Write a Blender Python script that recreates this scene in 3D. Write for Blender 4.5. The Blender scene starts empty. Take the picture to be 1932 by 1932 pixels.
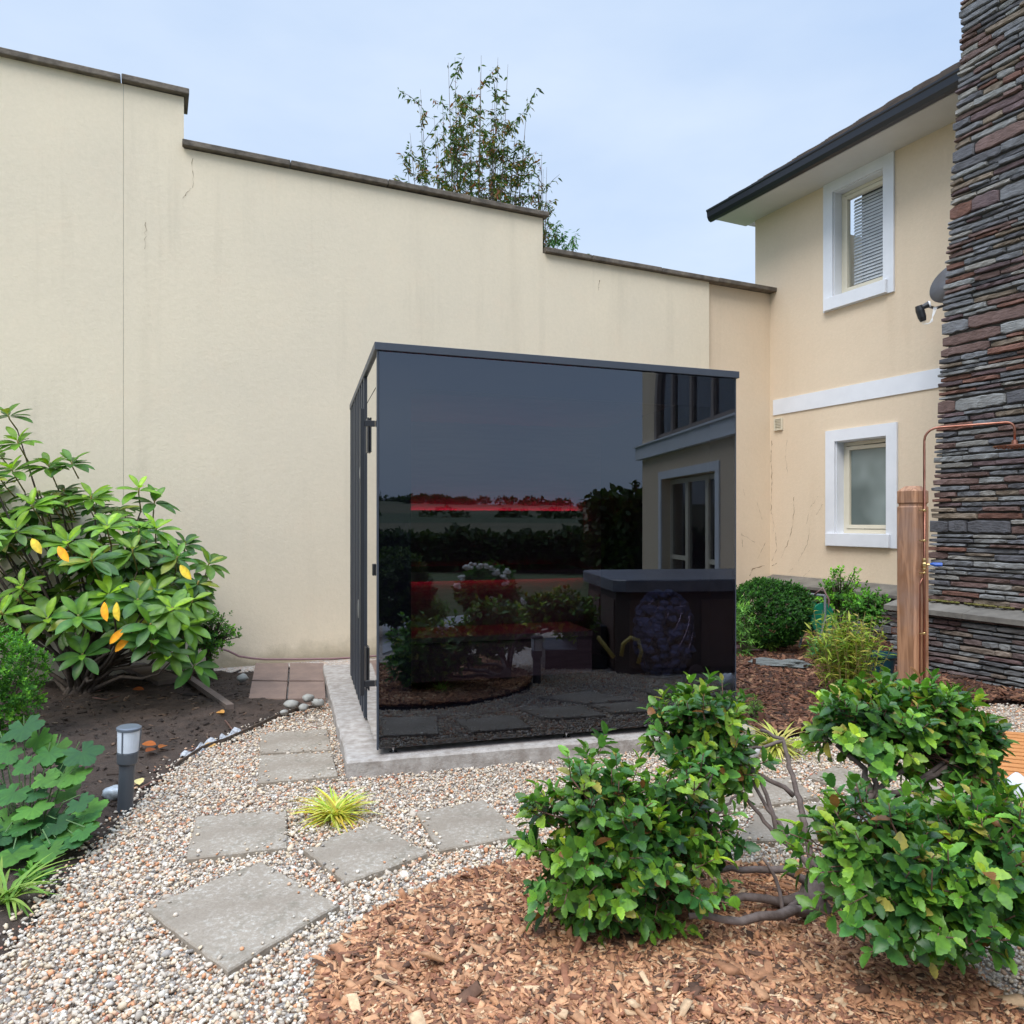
import bpy, math, random
import numpy as np
from mathutils import Vector, noise as mnoise

# ------------------------------------------------------------------ camera, sky, sun, exposure
S = bpy.context.scene
S.render.engine = 'CYCLES'
EYE = 1.46; FPX = 1420.0; HZ = 982.0          # eye height, focal length and horizon row in a 1932 px picture
cam_d = bpy.data.cameras.new('camera'); cam = bpy.data.objects.new('camera', cam_d)
S.collection.objects.link(cam); S.camera = cam
cam.location = (0, 0, EYE); cam.rotation_euler = (math.radians(90), 0, 0)
cam_d.sensor_width = 36; cam_d.lens = 36 * FPX / 1932; cam_d.shift_y = (HZ - 966) / 1932
cam_d.clip_start = 0.05; cam_d.clip_end = 2000
S.render.resolution_x = S.render.resolution_y = 1024

SUN_EL, SUN_AZ = math.radians(52), math.radians(205)   # azimuth from +Y, clockwise
world = bpy.data.worlds.new('World'); S.world = world; world.use_nodes = True
wn = world.node_tree.nodes; wl = world.node_tree.links; wn.clear()
wo = wn.new('ShaderNodeOutputWorld'); bg = wn.new('ShaderNodeBackground'); sky = wn.new('ShaderNodeTexSky')
sky.sky_type = 'NISHITA'; sky.sun_disc = False; sky.sun_elevation = SUN_EL; sky.sun_rotation = SUN_AZ
sky.air_density = 1.0; sky.dust_density = 2.0; sky.ozone_density = 1.0
tc = wn.new('ShaderNodeTexCoord'); mp = wn.new('ShaderNodeMapping'); mp.inputs['Scale'].default_value = (1.0, 1.0, 2.6)
nz = wn.new('ShaderNodeTexNoise'); nz.inputs['Scale'].default_value = 2.2; nz.inputs['Detail'].default_value = 6; nz.inputs['Roughness'].default_value = .5
rp = wn.new('ShaderNodeValToRGB'); rp.color_ramp.elements[0].position = .3; rp.color_ramp.elements[1].position = .72
rp.color_ramp.elements[0].color = (3.55, 4.6, 6.3, 1); rp.color_ramp.elements[1].color = (4.9, 5.7, 6.8, 1)
mx = wn.new('ShaderNodeMix'); mx.data_type = 'RGBA'; mx.inputs[0].default_value = .9
wl.new(tc.outputs['Generated'], mp.inputs[0]); wl.new(mp.outputs[0], nz.inputs['Vector']); wl.new(nz.outputs['Fac'], rp.inputs[0])
wl.new(sky.outputs[0], mx.inputs[6]); wl.new(rp.outputs[0], mx.inputs[7]); 
sx_ = wn.new('ShaderNodeSeparateXYZ'); wl.new(tc.outputs['Generated'], sx_.inputs[0])     # overcast sky, boosted steeply overhead, above the view, to light the scene
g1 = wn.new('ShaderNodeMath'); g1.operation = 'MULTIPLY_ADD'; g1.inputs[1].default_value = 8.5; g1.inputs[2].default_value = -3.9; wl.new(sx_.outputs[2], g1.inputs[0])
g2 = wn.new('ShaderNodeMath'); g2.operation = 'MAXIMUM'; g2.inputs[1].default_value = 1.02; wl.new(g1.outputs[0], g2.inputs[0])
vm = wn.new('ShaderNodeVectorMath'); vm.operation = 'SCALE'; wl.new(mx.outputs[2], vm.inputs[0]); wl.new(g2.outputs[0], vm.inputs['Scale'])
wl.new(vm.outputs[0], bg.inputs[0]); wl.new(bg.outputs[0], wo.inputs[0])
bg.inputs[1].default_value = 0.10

sd = bpy.data.lights.new('sun', 'SUN'); sun = bpy.data.objects.new('sun', sd); S.collection.objects.link(sun)
sd.energy = 1.5; sd.angle = math.radians(32); sd.color = (1.0, .95, .88)
sdir = Vector((math.sin(SUN_AZ) * math.cos(SUN_EL), math.cos(SUN_AZ) * math.cos(SUN_EL), math.sin(SUN_EL)))
sun.rotation_euler = sdir.to_track_quat('Z', 'Y').to_euler(); sun.location = (0, -5, 12)
S.view_settings.view_transform = 'Standard'; S.view_settings.look = 'None'
S.view_settings.exposure = 0.66; S.view_settings.gamma = 1.0
S.cycles.max_bounces = 8; S.cycles.transparent_max_bounces = 12

# ------------------------------------------------------------------ helpers
rnd = random.Random(7); rng = np.random.default_rng(7)
COL = S.collection
def V(*a): return np.array(a, float)
def unit(v): v = np.asarray(v, float); return v / (np.linalg.norm(v) + 1e-12)
def P(px, py, Y): return V((px - 966) / FPX * Y, Y, EYE - (py - HZ) / FPX * Y)
def G(px, py, z=0.0): Y = (EYE - z) * FPX / (py - HZ); return V((px - 966) / FPX * Y, Y, z)

def tag(o, label=None, cat=None, group=None, kind=None):
    if label: o['label'] = label
    if cat: o['category'] = cat
    if group: o['group'] = group
    if kind: o['kind'] = kind
    return o
def thing(name, label, cat, loc, group=None):
    o = bpy.data.objects.new(name, None); COL.objects.link(o); o.location = tuple(loc); o.empty_display_size = .1
    return tag(o, label, cat, group)

class MB:
    def __init__(s): s.v = []; s.f = []; s.c = None
    def hexa(s, p):      # 8 points: bottom 4 ccw, top 4 ccw
        b = len(s.v); s.v += [tuple(q) for q in p]
        s.f += [(b+3,b+2,b+1,b), (b+4,b+5,b+6,b+7), (b,b+1,b+5,b+4), (b+1,b+2,b+6,b+5), (b+2,b+3,b+7,b+6), (b+3,b,b+4,b+7)]
    def box(s, c, size, rz=0):
        x, y, z = [k/2 for k in size]; ca, sa = math.cos(rz), math.sin(rz)
        q = []
        for dz in (-z, z):
            for dx, dy in ((-x,-y),(x,-y),(x,y),(-x,y)):
                q.append((c[0]+dx*ca-dy*sa, c[1]+dx*sa+dy*ca, c[2]+dz))
        s.hexa(q)
    def fbox(s, F, a0, a1, z0, z1, d0, d1):
        s.hexa([F(a0,z0,d1),F(a1,z0,d1),F(a1,z0,d0),F(a0,z0,d0),F(a0,z1,d1),F(a1,z1,d1),F(a1,z1,d0),F(a0,z1,d0)])
    def quad(s, *p):
        b = len(s.v); s.v += [tuple(q) for q in p]; s.f.append(tuple(range(b, b+len(p))))
    def prism(s, poly, z0, z1, inset=0.0):   # poly ccw list of xy
        n = len(poly); c = np.mean(np.array(poly)[:, :2], 0); b = len(s.v)
        rings = [(z0, 0.0), (z1 - inset, 0.0), (z1, inset)] if inset else [(z0, 0.0), (z1, 0.0)]
        for z, i in rings:
            for p in poly:
                q = np.array(p[:2]); d = c - q; q = q + unit(d) * i; s.v.append((q[0], q[1], z))
        for r in range(len(rings)-1):
            for k in range(n):
                k2 = (k+1) % n; s.f.append((b+r*n+k, b+r*n+k2, b+(r+1)*n+k2, b+(r+1)*n+k))
        s.f.append(tuple(b+(len(rings)-1)*n+k for k in range(n))); s.f.append(tuple(b+k for k in reversed(range(n))))
    def tube(s, pts, r, n=8, caps=True):
        pts = [np.array(p, float) for p in pts]; m = len(pts)
        rr = r if isinstance(r, (list, tuple, np.ndarray)) else [r]*m
        b = len(s.v); up = V(0,0,1)
        t0 = unit(pts[1]-pts[0]); x = np.cross(t0, up)
        if np.linalg.norm(x) < .1: x = np.cross(t0, V(1,0,0))
        x = unit(x)
        for i in range(m):
            t = unit(pts[min(i+1,m-1)]-pts[max(i-1,0)]); x = unit(x - t*np.dot(x,t)); y = np.cross(t, x)
            for k in range(n):
                a = 2*math.pi*k/n; s.v.append(tuple(pts[i] + rr[i]*(math.cos(a)*x+math.sin(a)*y)))
        for i in range(m-1):
            for k in range(n):
                k2 = (k+1)%n; s.f.append((b+i*n+k, b+i*n+k2, b+(i+1)*n+k2, b+(i+1)*n+k))
        if caps:
            s.f.append(tuple(b+k for k in reversed(range(n)))); s.f.append(tuple(b+(m-1)*n+k for k in range(n)))
    def lathe(s, c, prof, n=24, axis=None):   # prof list of (r, h)
        c = np.array(c, float); az = unit(axis) if axis is not None else V(0,0,1)
        x = unit(np.cross(az, V(0,1,0.01))); y = np.cross(az, x); b = len(s.v)
        for r, h in prof:
            for k in range(n):
                a = 2*math.pi*k/n; s.v.append(tuple(c + az*h + max(r,1e-4)*(math.cos(a)*x+math.sin(a)*y)))
        for i in range(len(prof)-1):
            for k in range(n):
                k2=(k+1)%n; s.f.append((b+i*n+k, b+i*n+k2, b+(i+1)*n+k2, b+(i+1)*n+k))
        s.f.append(tuple(b+k for k in reversed(range(n)))); s.f.append(tuple(b+(len(prof)-1)*n+k for k in range(n)))
    def blob(s, c, r, seed=0, amp=.25, nu=10, nv=7, rz=0.0, freq=1.6):
        c = np.array(c, float); b = len(s.v); ca, sa = math.cos(rz), math.sin(rz)
        for i in range(nv+1):
            th = math.pi*i/nv
            for k in range(nu):
                ph = 2*math.pi*k/nu; d = V(math.sin(th)*math.cos(ph), math.sin(th)*math.sin(ph), math.cos(th))
                q = 1 + amp*mnoise.noise(Vector(d*freq) + Vector((seed*3.7, seed*1.3, 0)))*2
                e = d*q*np.array(r); s.v.append((c[0]+e[0]*ca-e[1]*sa, c[1]+e[0]*sa+e[1]*ca, c[2]+e[2]))
        for i in range(nv):
            for k in range(nu):
                k2=(k+1)%nu; s.f.append((b+i*nu+k, b+(i+1)*nu+k, b+(i+1)*nu+k2, b+i*nu+k2))
    def build(s, name, mat, parent=None, smooth=False, loc=None, cols=None, bevel=0.0):
        return arr_mesh(name, np.array(s.v, float), s.f, mat, parent, smooth, loc, cols, bevel)

def arr_mesh(name, v, faces, mat, parent=None, smooth=False, loc=None, cols=None, bevel=0.0):
    me = bpy.data.meshes.new(name)
    if parent is not None:
        o_loc = np.array(parent_world(parent))
    elif loc is not None: o_loc = np.array(loc, float)
    else:
        o_loc = np.array([(v[:,0].min()+v[:,0].max())/2, (v[:,1].min()+v[:,1].max())/2, v[:,2].min()])
    vv = v - o_loc
    if isinstance(faces, np.ndarray):
        nf, k = faces.shape
        me.vertices.add(len(vv)); me.vertices.foreach_set('co', vv.astype(np.float32).ravel())
        me.loops.add(nf*k); me.loops.foreach_set('vertex_index', faces.astype(np.int32).ravel())
        me.polygons.add(nf); me.polygons.foreach_set('loop_start', np.arange(0, nf*k, k, dtype=np.int32))
        me.update(calc_edges=True)
    else:
        me.from_pydata([tuple(q) for q in vv], [], faces)
    if cols is not None:
        a = me.color_attributes.new('Col', 'FLOAT_COLOR', 'POINT')
        c4 = np.ones((len(vv), 4), np.float32); c4[:, :3] = cols; a.data.foreach_set('color', c4.ravel())
    if smooth: me.polygons.foreach_set('use_smooth', [True]*len(me.polygons))
    me.materials.append(mat); me.update()
    o = bpy.data.objects.new(name, me); COL.objects.link(o)
    if parent is not None: o.parent = parent
    else: o.location = tuple(o_loc)
    if bevel:
        m = o.modifiers.new('bevel', 'BEVEL'); m.width = bevel; m.segments = 2; m.limit_method = 'ANGLE'
    return o
def parent_world(o):
    p = V(*o.location)
    while o.parent is not None: o = o.parent; p = p + V(*o.location)
    return p

# ---- instanced template meshes merged into one mesh (leaves, stones, chips)
def frames(axis, normal):
    y = axis / (np.linalg.norm(axis, axis=1, keepdims=True)+1e-9)
    x = np.cross(y, normal); x /= (np.linalg.norm(x, axis=1, keepdims=True)+1e-9)
    z = np.cross(x, y); return np.stack([x, y, z], axis=2)     # columns
def scatter(name, tv, tf, R, T, scl, cols, mat, parent=None, smooth=False, loc=None, jitter=0.0, kind=None, vc=None):
    k = len(T); n = len(tv)
    loc_v = tv[None, :, :] * (scl[:, None, :] if scl.ndim == 2 else scl[:, None, None])
    if jitter: loc_v = loc_v * (1 + rng.uniform(-jitter, jitter, (k, n, 1)))
    v = np.einsum('kij,knj->kni', R, loc_v) + T[:, None, :]
    f = (tf[None, :, :] + (np.arange(k)*n)[:, None, None]).reshape(-1, tf.shape[1])
    c = np.repeat(cols, n, axis=0)
    if vc is not None: c = c * np.tile(vc, (k, 1)) * rng.uniform(.8, 1.2, (k*n, 1))
    o = arr_mesh(name, v.reshape(-1, 3), f, mat, parent, smooth, loc, c)
    return o
def rand_unit(k):
    a = rng.normal(size=(k, 3)); return a/np.linalg.norm(a, axis=1, keepdims=True)
def pick(cols, k, jit=.12):
    cols = np.array([c[:3] for c in cols]); w = np.array([c[3] if len(c) > 3 else 1 for c in [tuple(x) for x in cols]])
    return cols[rng.integers(0, len(cols), k)] * (1 + rng.uniform(-jit, jit, (k, 1)))
def pickw(tab, k, jit=.12):
    c = np.array([t[0] for t in tab]); w = np.array([t[1] for t in tab], float); w /= w.sum()
    return c[rng.choice(len(tab), k, p=w)] * (1 + rng.uniform(-jit, jit, (k, 1)))
def inpoly(x, y, poly):
    r = np.zeros(len(x), bool); n = len(poly)
    for i in range(n):
        x1, y1 = poly[i][:2]; x2, y2 = poly[(i+1) % n][:2]
        c = ((y1 > y) != (y2 > y)) & (x < (x2-x1)*(y-y1)/((y2-y1)+1e-12)+x1); r ^= c
    return r

# ------------------------------------------------------------------ materials
def newmat(name):
    m = bpy.data.materials.new(name); m.use_nodes = True; nt = m.node_tree; nt.nodes.clear()
    out = nt.nodes.new('ShaderNodeOutputMaterial'); b = nt.nodes.new('ShaderNodeBsdfPrincipled')
    nt.links.new(b.outputs[0], out.inputs[0]); return m, nt, b, out
def N(nt, t, **k):
    n = nt.nodes.new(t)
    for a, v in k.items():
        if a in n.inputs: n.inputs[a].default_value = v
        else: setattr(n, a, v)
    return n
def mixc(nt, fac, a, b, mode='MIX'):
    m = nt.nodes.new('ShaderNodeMix'); m.data_type = 'RGBA'; m.blend_type = mode
    for sock, v in ((m.inputs[0], fac), (m.inputs[6], a), (m.inputs[7], b)):
        if hasattr(v, 'is_linked') or hasattr(v, 'links'): nt.links.new(v, sock)
        elif isinstance(v, (int, float)): sock.default_value = v
        else: sock.default_value = (*v[:3], 1)
    return m.outputs[2]
def texnoise(nt, scale, detail=5, rough=.6, vec=None, stretch=None, lo=.35, hi=.65):
    tc = nt.nodes.new('ShaderNodeTexCoord'); src = tc.outputs['Object']
    if stretch is not None:
        mp = nt.nodes.new('ShaderNodeMapping'); mp.inputs['Scale'].default_value = stretch; nt.links.new(src, mp.inputs[0]); src = mp.outputs[0]
    n = N(nt, 'ShaderNodeTexNoise', Scale=scale, Detail=detail, Roughness=rough); nt.links.new(src, n.inputs['Vector'])
    r = nt.nodes.new('ShaderNodeMapRange'); r.inputs[1].default_value = lo; r.inputs[2].default_value = hi; nt.links.new(n.outputs['Fac'], r.inputs[0])
    return r.outputs[0]
def bump(nt, b, h, strength=.3, dist=.01):
    n = nt.nodes.new('ShaderNodeBump'); n.inputs['Strength'].default_value = strength; n.inputs['Distance'].default_value = dist
    nt.links.new(h, n.inputs['Height']); nt.links.new(n.outputs[0], b.inputs['Normal'])
def simple(name, c, rough=.5, metal=0, c2=None, ns=8, bs=0, bscale=60, bd=.003, spec=None, stretch=None, coat=0):
    m, nt, b, out = newmat(name); b.inputs['Roughness'].default_value = rough; b.inputs['Metallic'].default_value = metal
    if spec is not None: b.inputs['Specular IOR Level'].default_value = spec
    if coat: b.inputs['Coat Weight'].default_value = coat
    c2 = c2 or tuple(x*.86 for x in c)
    nt.links.new(mixc(nt, texnoise(nt, ns, stretch=stretch), c, c2), b.inputs['Base Color'])
    if bs: bump(nt, b, texnoise(nt, bscale, 4, stretch=stretch, lo=0, hi=1), bs, bd)
    return m
def attrmat(name, rough=.8, ns=40, amt=.35, bs=.4, bscale=80, bd=.004, stretch=None, spec=.4, dark=(.4,.4,.4)):
    m, nt, b, out = newmat(name); b.inputs['Roughness'].default_value = rough; b.inputs['Specular IOR Level'].default_value = spec
    a = nt.nodes.new('ShaderNodeVertexColor'); a.layer_name = 'Col'
    n = texnoise(nt, ns, stretch=stretch); mul = nt.nodes.new('ShaderNodeMath'); mul.operation = 'MULTIPLY'; mul.inputs[1].default_value = amt
    nt.links.new(n, mul.inputs[0])
    dk = mixc(nt, 1.0, a.outputs[0], dark, 'MULTIPLY')
    nt.links.new(mixc(nt, mul.outputs[0], a.outputs[0], dk), b.inputs['Base Color'])
    if bs: bump(nt, b, texnoise(nt, bscale, 5, stretch=stretch, lo=0, hi=1), bs, bd)
    return m
def leafmat(name, rough=.38, trans=.22, spec=.5, vein=False):
    m, nt, b, out = newmat(name); b.inputs['Roughness'].default_value = rough; b.inputs['Specular IOR Level'].default_value = spec
    a = nt.nodes.new('ShaderNodeVertexColor'); a.layer_name = 'Col'
    n = texnoise(nt, 35, 3); c = mixc(nt, n, a.outputs[0], mixc(nt, 1.0, a.outputs[0], (1.25,1.2,.95), 'MULTIPLY'))
    nt.links.new(c, b.inputs['Base Color'])
    t = nt.nodes.new('ShaderNodeBsdfTranslucent'); nt.links.new(mixc(nt, 1.0, c, (1.3,1.5,.6), 'MULTIPLY'), t.inputs[0])
    ms = nt.nodes.new('ShaderNodeMixShader'); ms.inputs[0].default_value = trans
    nt.links.new(b.outputs[0], ms.inputs[1]); nt.links.new(t.outputs[0], ms.inputs[2]); nt.links.new(ms.outputs[0], out.inputs[0])
    bump(nt, b, texnoise(nt, 120, 3, lo=0, hi=1), .25, .002)
    return m
def emis(name, c, s):
    m, nt, b, out = newmat(name); b.inputs['Base Color'].default_value = (*c, 1); b.inputs['Emission Color'].default_value = (*c, 1); b.inputs['Emission Strength'].default_value = s; return m
def glassmat(name, tint, ior=1.5, rough=0.0, refl=(1,1,1)):
    m = bpy.data.materials.new(name); m.use_nodes = True; nt = m.node_tree; nt.nodes.clear()
    out = nt.nodes.new('ShaderNodeOutputMaterial'); tr = nt.nodes.new('ShaderNodeBsdfTransparent'); gl = nt.nodes.new('ShaderNodeBsdfGlossy')
    fr = nt.nodes.new('ShaderNodeFresnel'); ms = nt.nodes.new('ShaderNodeMixShader')
    tr.inputs[0].default_value = (*tint, 1); gl.inputs[0].default_value = (*refl, 1); gl.inputs['Roughness'].default_value = rough; fr.inputs[0].default_value = ior
    ge = nt.nodes.new('ShaderNodeNewGeometry'); sb_ = nt.nodes.new('ShaderNodeMath'); sb_.operation = 'SUBTRACT'; sb_.inputs[0].default_value = 1; nt.links.new(ge.outputs['Backfacing'], sb_.inputs[1])
    mu_ = nt.nodes.new('ShaderNodeMath'); mu_.operation = 'MULTIPLY'; nt.links.new(fr.outputs[0], mu_.inputs[0]); nt.links.new(sb_.outputs[0], mu_.inputs[1])
    nt.links.new(mu_.outputs[0], ms.inputs[0]); nt.links.new(tr.outputs[0], ms.inputs[1]); nt.links.new(gl.outputs[0], ms.inputs[2]); nt.links.new(ms.outputs[0], out.inputs[0])
    return m

def render_wall_mat(name, c, c2, stain, amt=.5):
    m, nt, b, out = newmat(name); b.inputs['Roughness'].default_value = .9; b.inputs['Specular IOR Level'].default_value = .2
    base = mixc(nt, texnoise(nt, .9, 5, .55, lo=.3, hi=.7), c, c2)
    st = texnoise(nt, 2.2, 5, .6, stretch=(1.6, 1.6, .10), lo=.52, hi=.8)
    patch = texnoise(nt, .6, 3, lo=.36, hi=.62)
    mul = nt.nodes.new('ShaderNodeMath'); mul.operation = 'MULTIPLY'; nt.links.new(st, mul.inputs[0]); nt.links.new(patch, mul.inputs[1])
    mul2 = nt.nodes.new('ShaderNodeMath'); mul2.operation = 'MULTIPLY'; mul2.inputs[1].default_value = amt; nt.links.new(mul.outputs[0], mul2.inputs[0])
    col = mixc(nt, mul2.outputs[0], base, stain)
    fine = texnoise(nt, 28, 6, .7, lo=.3, hi=.7)
    col = mixc(nt, fine, col, mixc(nt, 1.0, col, (.94,.94,.93), 'MULTIPLY'))
    g_ = nt.nodes.new('ShaderNodeNewGeometry'); sz = nt.nodes.new('ShaderNodeSeparateXYZ'); nt.links.new(g_.outputs['Position'], sz.inputs[0])
    dn = nt.nodes.new('ShaderNodeMath'); dn.operation = 'MULTIPLY_ADD'; dn.inputs[1].default_value = .22; nt.links.new(texnoise(nt, 5, 6, .7, lo=.2, hi=.8), dn.inputs[0]); nt.links.new(sz.outputs[2], dn.inputs[2])   # soil splashes along the foot
    dr = nt.nodes.new('ShaderNodeMapRange'); dr.inputs[1].default_value = .32; dr.inputs[2].default_value = .12; nt.links.new(dn.outputs[0], dr.inputs[0])
    dm = nt.nodes.new('ShaderNodeMath'); dm.operation = 'MULTIPLY'; dm.inputs[1].default_value = .55; nt.links.new(dr.outputs[0], dm.inputs[0])
    col = mixc(nt, dm.outputs[0], col, (.26,.22,.13))
    blo = texnoise(nt, 3.2, 7, .65, lo=.54, hi=.72); bm = nt.nodes.new('ShaderNodeMath'); bm.operation='MULTIPLY'; bm.inputs[1].default_value=.28; nt.links.new(blo, bm.inputs[0])
    col = mixc(nt, bm.outputs[0], col, mixc(nt, 1.0, col, (1.06,1.0,.98), 'MULTIPLY'))
    nt.links.new(col, b.inputs['Base Color'])
    bump(nt, b, texnoise(nt, 18, 9, .8, lo=0, hi=1), .45, .010)
    return m
M = {}
M['wall'] = render_wall_mat('weathered_render', (.82,.71,.54), (.76,.665,.515), (.50,.43,.32), .45)
M['house'] = render_wall_mat('cream_render', (.77,.635,.475), (.74,.60,.445), (.55,.42,.28), .35)
M['white'] = simple('white_paint', (.78,.80,.84), .55, c2=(.72,.74,.78), ns=3, bs=.08, bscale=30)
M['soffit'] = simple('white_soffit', (.68,.68,.67), .5, c2=(.62,.62,.61), ns=2)
M['pvc'] = simple('cream_upvc', (.70,.64,.50), .35, c2=(.67,.61,.48))
M['coping'] = simple('coping_stone_mat', (.20,.165,.13), .95, c2=(.09,.075,.06), ns=9, bs=.8, bscale=70, bd=.01)
M['gutter'] = simple('black_gutter', (.012,.014,.02), .3)
M['tile'] = simple('brown_tile', (.10,.065,.045), .85, c2=(.05,.045,.04), ns=6, bs=.4)
M['crack'] = simple('crack_line', (.24,.16,.09), .95, c2=(.36,.26,.17), ns=30)
M['joint'] = simple('joint_line', (.52,.47,.38), .95)
M['slate'] = attrmat('slate_stone', .72, 14, .55, .9, 22, .014, stretch=(1,1,3.5), dark=(.35,.33,.33))
M['mortar'] = simple('dark_mortar', (.07,.062,.055), .95, c2=(.10,.09,.08))
M['ledge'] = simple('stone_ledge', (.20,.185,.16), .9, c2=(.12,.11,.095), ns=5, bs=.5, bscale=40, bd=.006)
M['black'] = simple('black_plastic', (.015,.016,.02), .4)
M['anthracite'] = simple('anthracite_metal', (.045,.055,.075), .45, c2=(.04,.05,.07))
M['cladding'] = simple('dark_slat', (.035,.042,.055), .6, c2=(.028,.033,.045), ns=5, stretch=(8,8,.6))
M['mirror'] = simple('mirror_glass', (.80,.78,.75), .02, 1.0, c2=(.80,.78,.75))
M['copper'] = simple('copper_pipe_mat', (.36,.17,.12), .42, 1.0, c2=(.24,.10,.07), ns=10)
M['brass'] = simple('brass_fitting', (.55,.40,.18), .35, 1.0)
M['blue'] = simple('blue_lever', (.01,.09,.42), .4)
M['chrome'] = simple('steel', (.6,.6,.6), .25, 1.0)
M['concrete'] = simple('slab_concrete', (.27,.235,.205), .9, c2=(.43,.395,.36), ns=16, bs=.8, bscale=50, bd=.006)
M['leaf'] = leafmat('leaf_gloss', .36, .26, .38)
M['leafs'] = leafmat('leaf_soft', .6, .28, .28)
M['bark'] = simple('bark', (.13,.095,.07), .9, c2=(.06,.045,.035), ns=30, bs=.6, bscale=90, bd=.004)
M['stem'] = simple('red_brown_stem', (.16,.07,.05), .7, c2=(.11,.06,.04), ns=30)
M['rock'] = simple('grey_rock', (.30,.29,.26), .9, c2=(.2,.19,.17), ns=12, bs=.5, bscale=50, bd=.008)
# ------------------------------------------------------------------ frames of the two walls and of the cabin
W0 = V((460-966)/FPX*7.6, 7.6, 0); WD = V(.903, .4296, 0); WN = V(.4296, -.903, 0)      # long boundary wall
HC = V(3.705, 10.65, 0); HD = V(.429, -.903, 0); HN = V(-.903, -.429, 0)                # house wall
def W(t, z, d=0): return W0 + WD*t + WN*d + V(0,0,z)
def H(u, z, d=0): return HC + HD*u + HN*d + V(0,0,z)
def tW(px): r = (px-966)/FPX; return (7.6*r+2.708)/(.903-.4296*r)
def uH(px, d=0.0):
    r = (px-966)/FPX; Y = (7.915-d)/(.903*r+.429); p = V(r*Y, Y, 0); return float(np.dot(p-HC, HD))
def zH(px, py, d=0.0): r = (px-966)/FPX; Y = (7.915-d)/(.903*r+.429); return EYE-(py-HZ)/FPX*Y
def zW(px, py): return EYE-(py-HZ)/FPX*W(tW(px),0)[1]

A = V(-.779, 4.34, 0); B = V(1.486, 5.0, 0); Cc = V(-1.398, 6.55, 0)
FD = unit(B-A); SWID = float(np.linalg.norm(B-A)); FN = V(FD[1], -FD[0], 0)
SD = unit(Cc-A); SLEN = float(np.linalg.norm(Cc-A)); SN = V(-SD[1], SD[0], 0)
def F(a, z, d=0): return A + FD*a + FN*d + V(0,0,z)
def SS(s, z, d=0): return A + SD*s + SN*d + V(0,0,z)
def mir(p):        # where a thing stands that shows in the cabin glass at virtual point p
    k = float(np.dot(p-A, FN)); q = p - 2*k*FN; q[2] = p[2]; return q

# ------------------------------------------------------------------ ground
def build_grounds():
    gm = simple('grass_ground', (.055,.085,.025), .95, c2=(.08,.10,.04), ns=3, bs=.6, bscale=40, bd=.02)
    m = MB(); m.quad((-600,-600,-.12),(600,-600,-.12),(600,600,-.12),(-600,600,-.12))
    tag(m.build('ground', gm), kind='structure')
    # gravel bed sheet: pale chippings
    gv, nt, b, out = newmat('gravel_base'); b.inputs['Roughness'].default_value = .9
    tc = nt.nodes.new('ShaderNodeTexCoord'); vo = N(nt, 'ShaderNodeTexVoronoi', Scale=70.0); nt.links.new(tc.outputs['Object'], vo.inputs['Vector'])
    r = nt.nodes.new('ShaderNodeValToRGB'); cr = r.color_ramp
    for i, (p, c) in enumerate([(0,(.30,.24,.19)),(.25,(.46,.42,.37)),(.5,(.56,.53,.49)),(.75,(.50,.33,.22)),(1,(.34,.31,.28))]):
        e = cr.elements[i] if i < 2 else cr.elements.new(p); e.position = p; e.color = (*c, 1)
    sp = nt.nodes.new('ShaderNodeSeparateColor'); nt.links.new(vo.outputs['Color'], sp.inputs[0]); nt.links.new(sp.outputs[0], r.inputs[0])
    nt.links.new(r.outputs[0], b.inputs['Base Color']); bump(nt, b, vo.outputs['Distance'], .9, .012)
    b2 = MB(); b2.quad((-7,-1.5,-.012),(7,-1.5,-.012),(7,8.9,-.012),(-7,8.9,-.012))
    tag(b2.build('gravel_path', gv), kind='structure')
build_grounds()

def heightfield(name, poly, cell, zfun, mat, ref=None):
    p = np.array([q[:2] for q in poly]); x0, y0 = p.min(0)-cell; x1, y1 = p.max(0)+cell
    xs = np.arange(x0, x1, cell); ys = np.arange(y0, y1, cell); X, Y = np.meshgrid(xs, ys)
    ins = inpoly(X.ravel(), Y.ravel(), poly)
    # distance to boundary for the rim
    d = np.full(X.size, 9.0); pts = np.stack([X.ravel(), Y.ravel()], 1)
    for i in range(len(p)):
        a, c = p[i], p[(i+1) % len(p)]; ab = c-a; t = np.clip(((pts-a)@ab)/(ab@ab+1e-9), 0, 1)
        d = np.minimum(d, np.linalg.norm(pts-(a+t[:,None]*ab), axis=1))
    d = np.where(ins, d, -d)
    Z = np.array([zfun(x, y, dd) for (x, y), dd in zip(pts, d)])
    v = np.stack([pts[:,0], pts[:,1], Z], 1); nx = len(xs); f = []
    for j in range(len(ys)-1):
        for i in range(nx-1):
            q = [j*nx+i, j*nx+i+1, (j+1)*nx+i+1, (j+1)*nx+i]
            if max(d[k] for k in q) > -cell*.2: f.append(q)
    return arr_mesh(name, v, np.array(f), mat, smooth=True)

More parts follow.
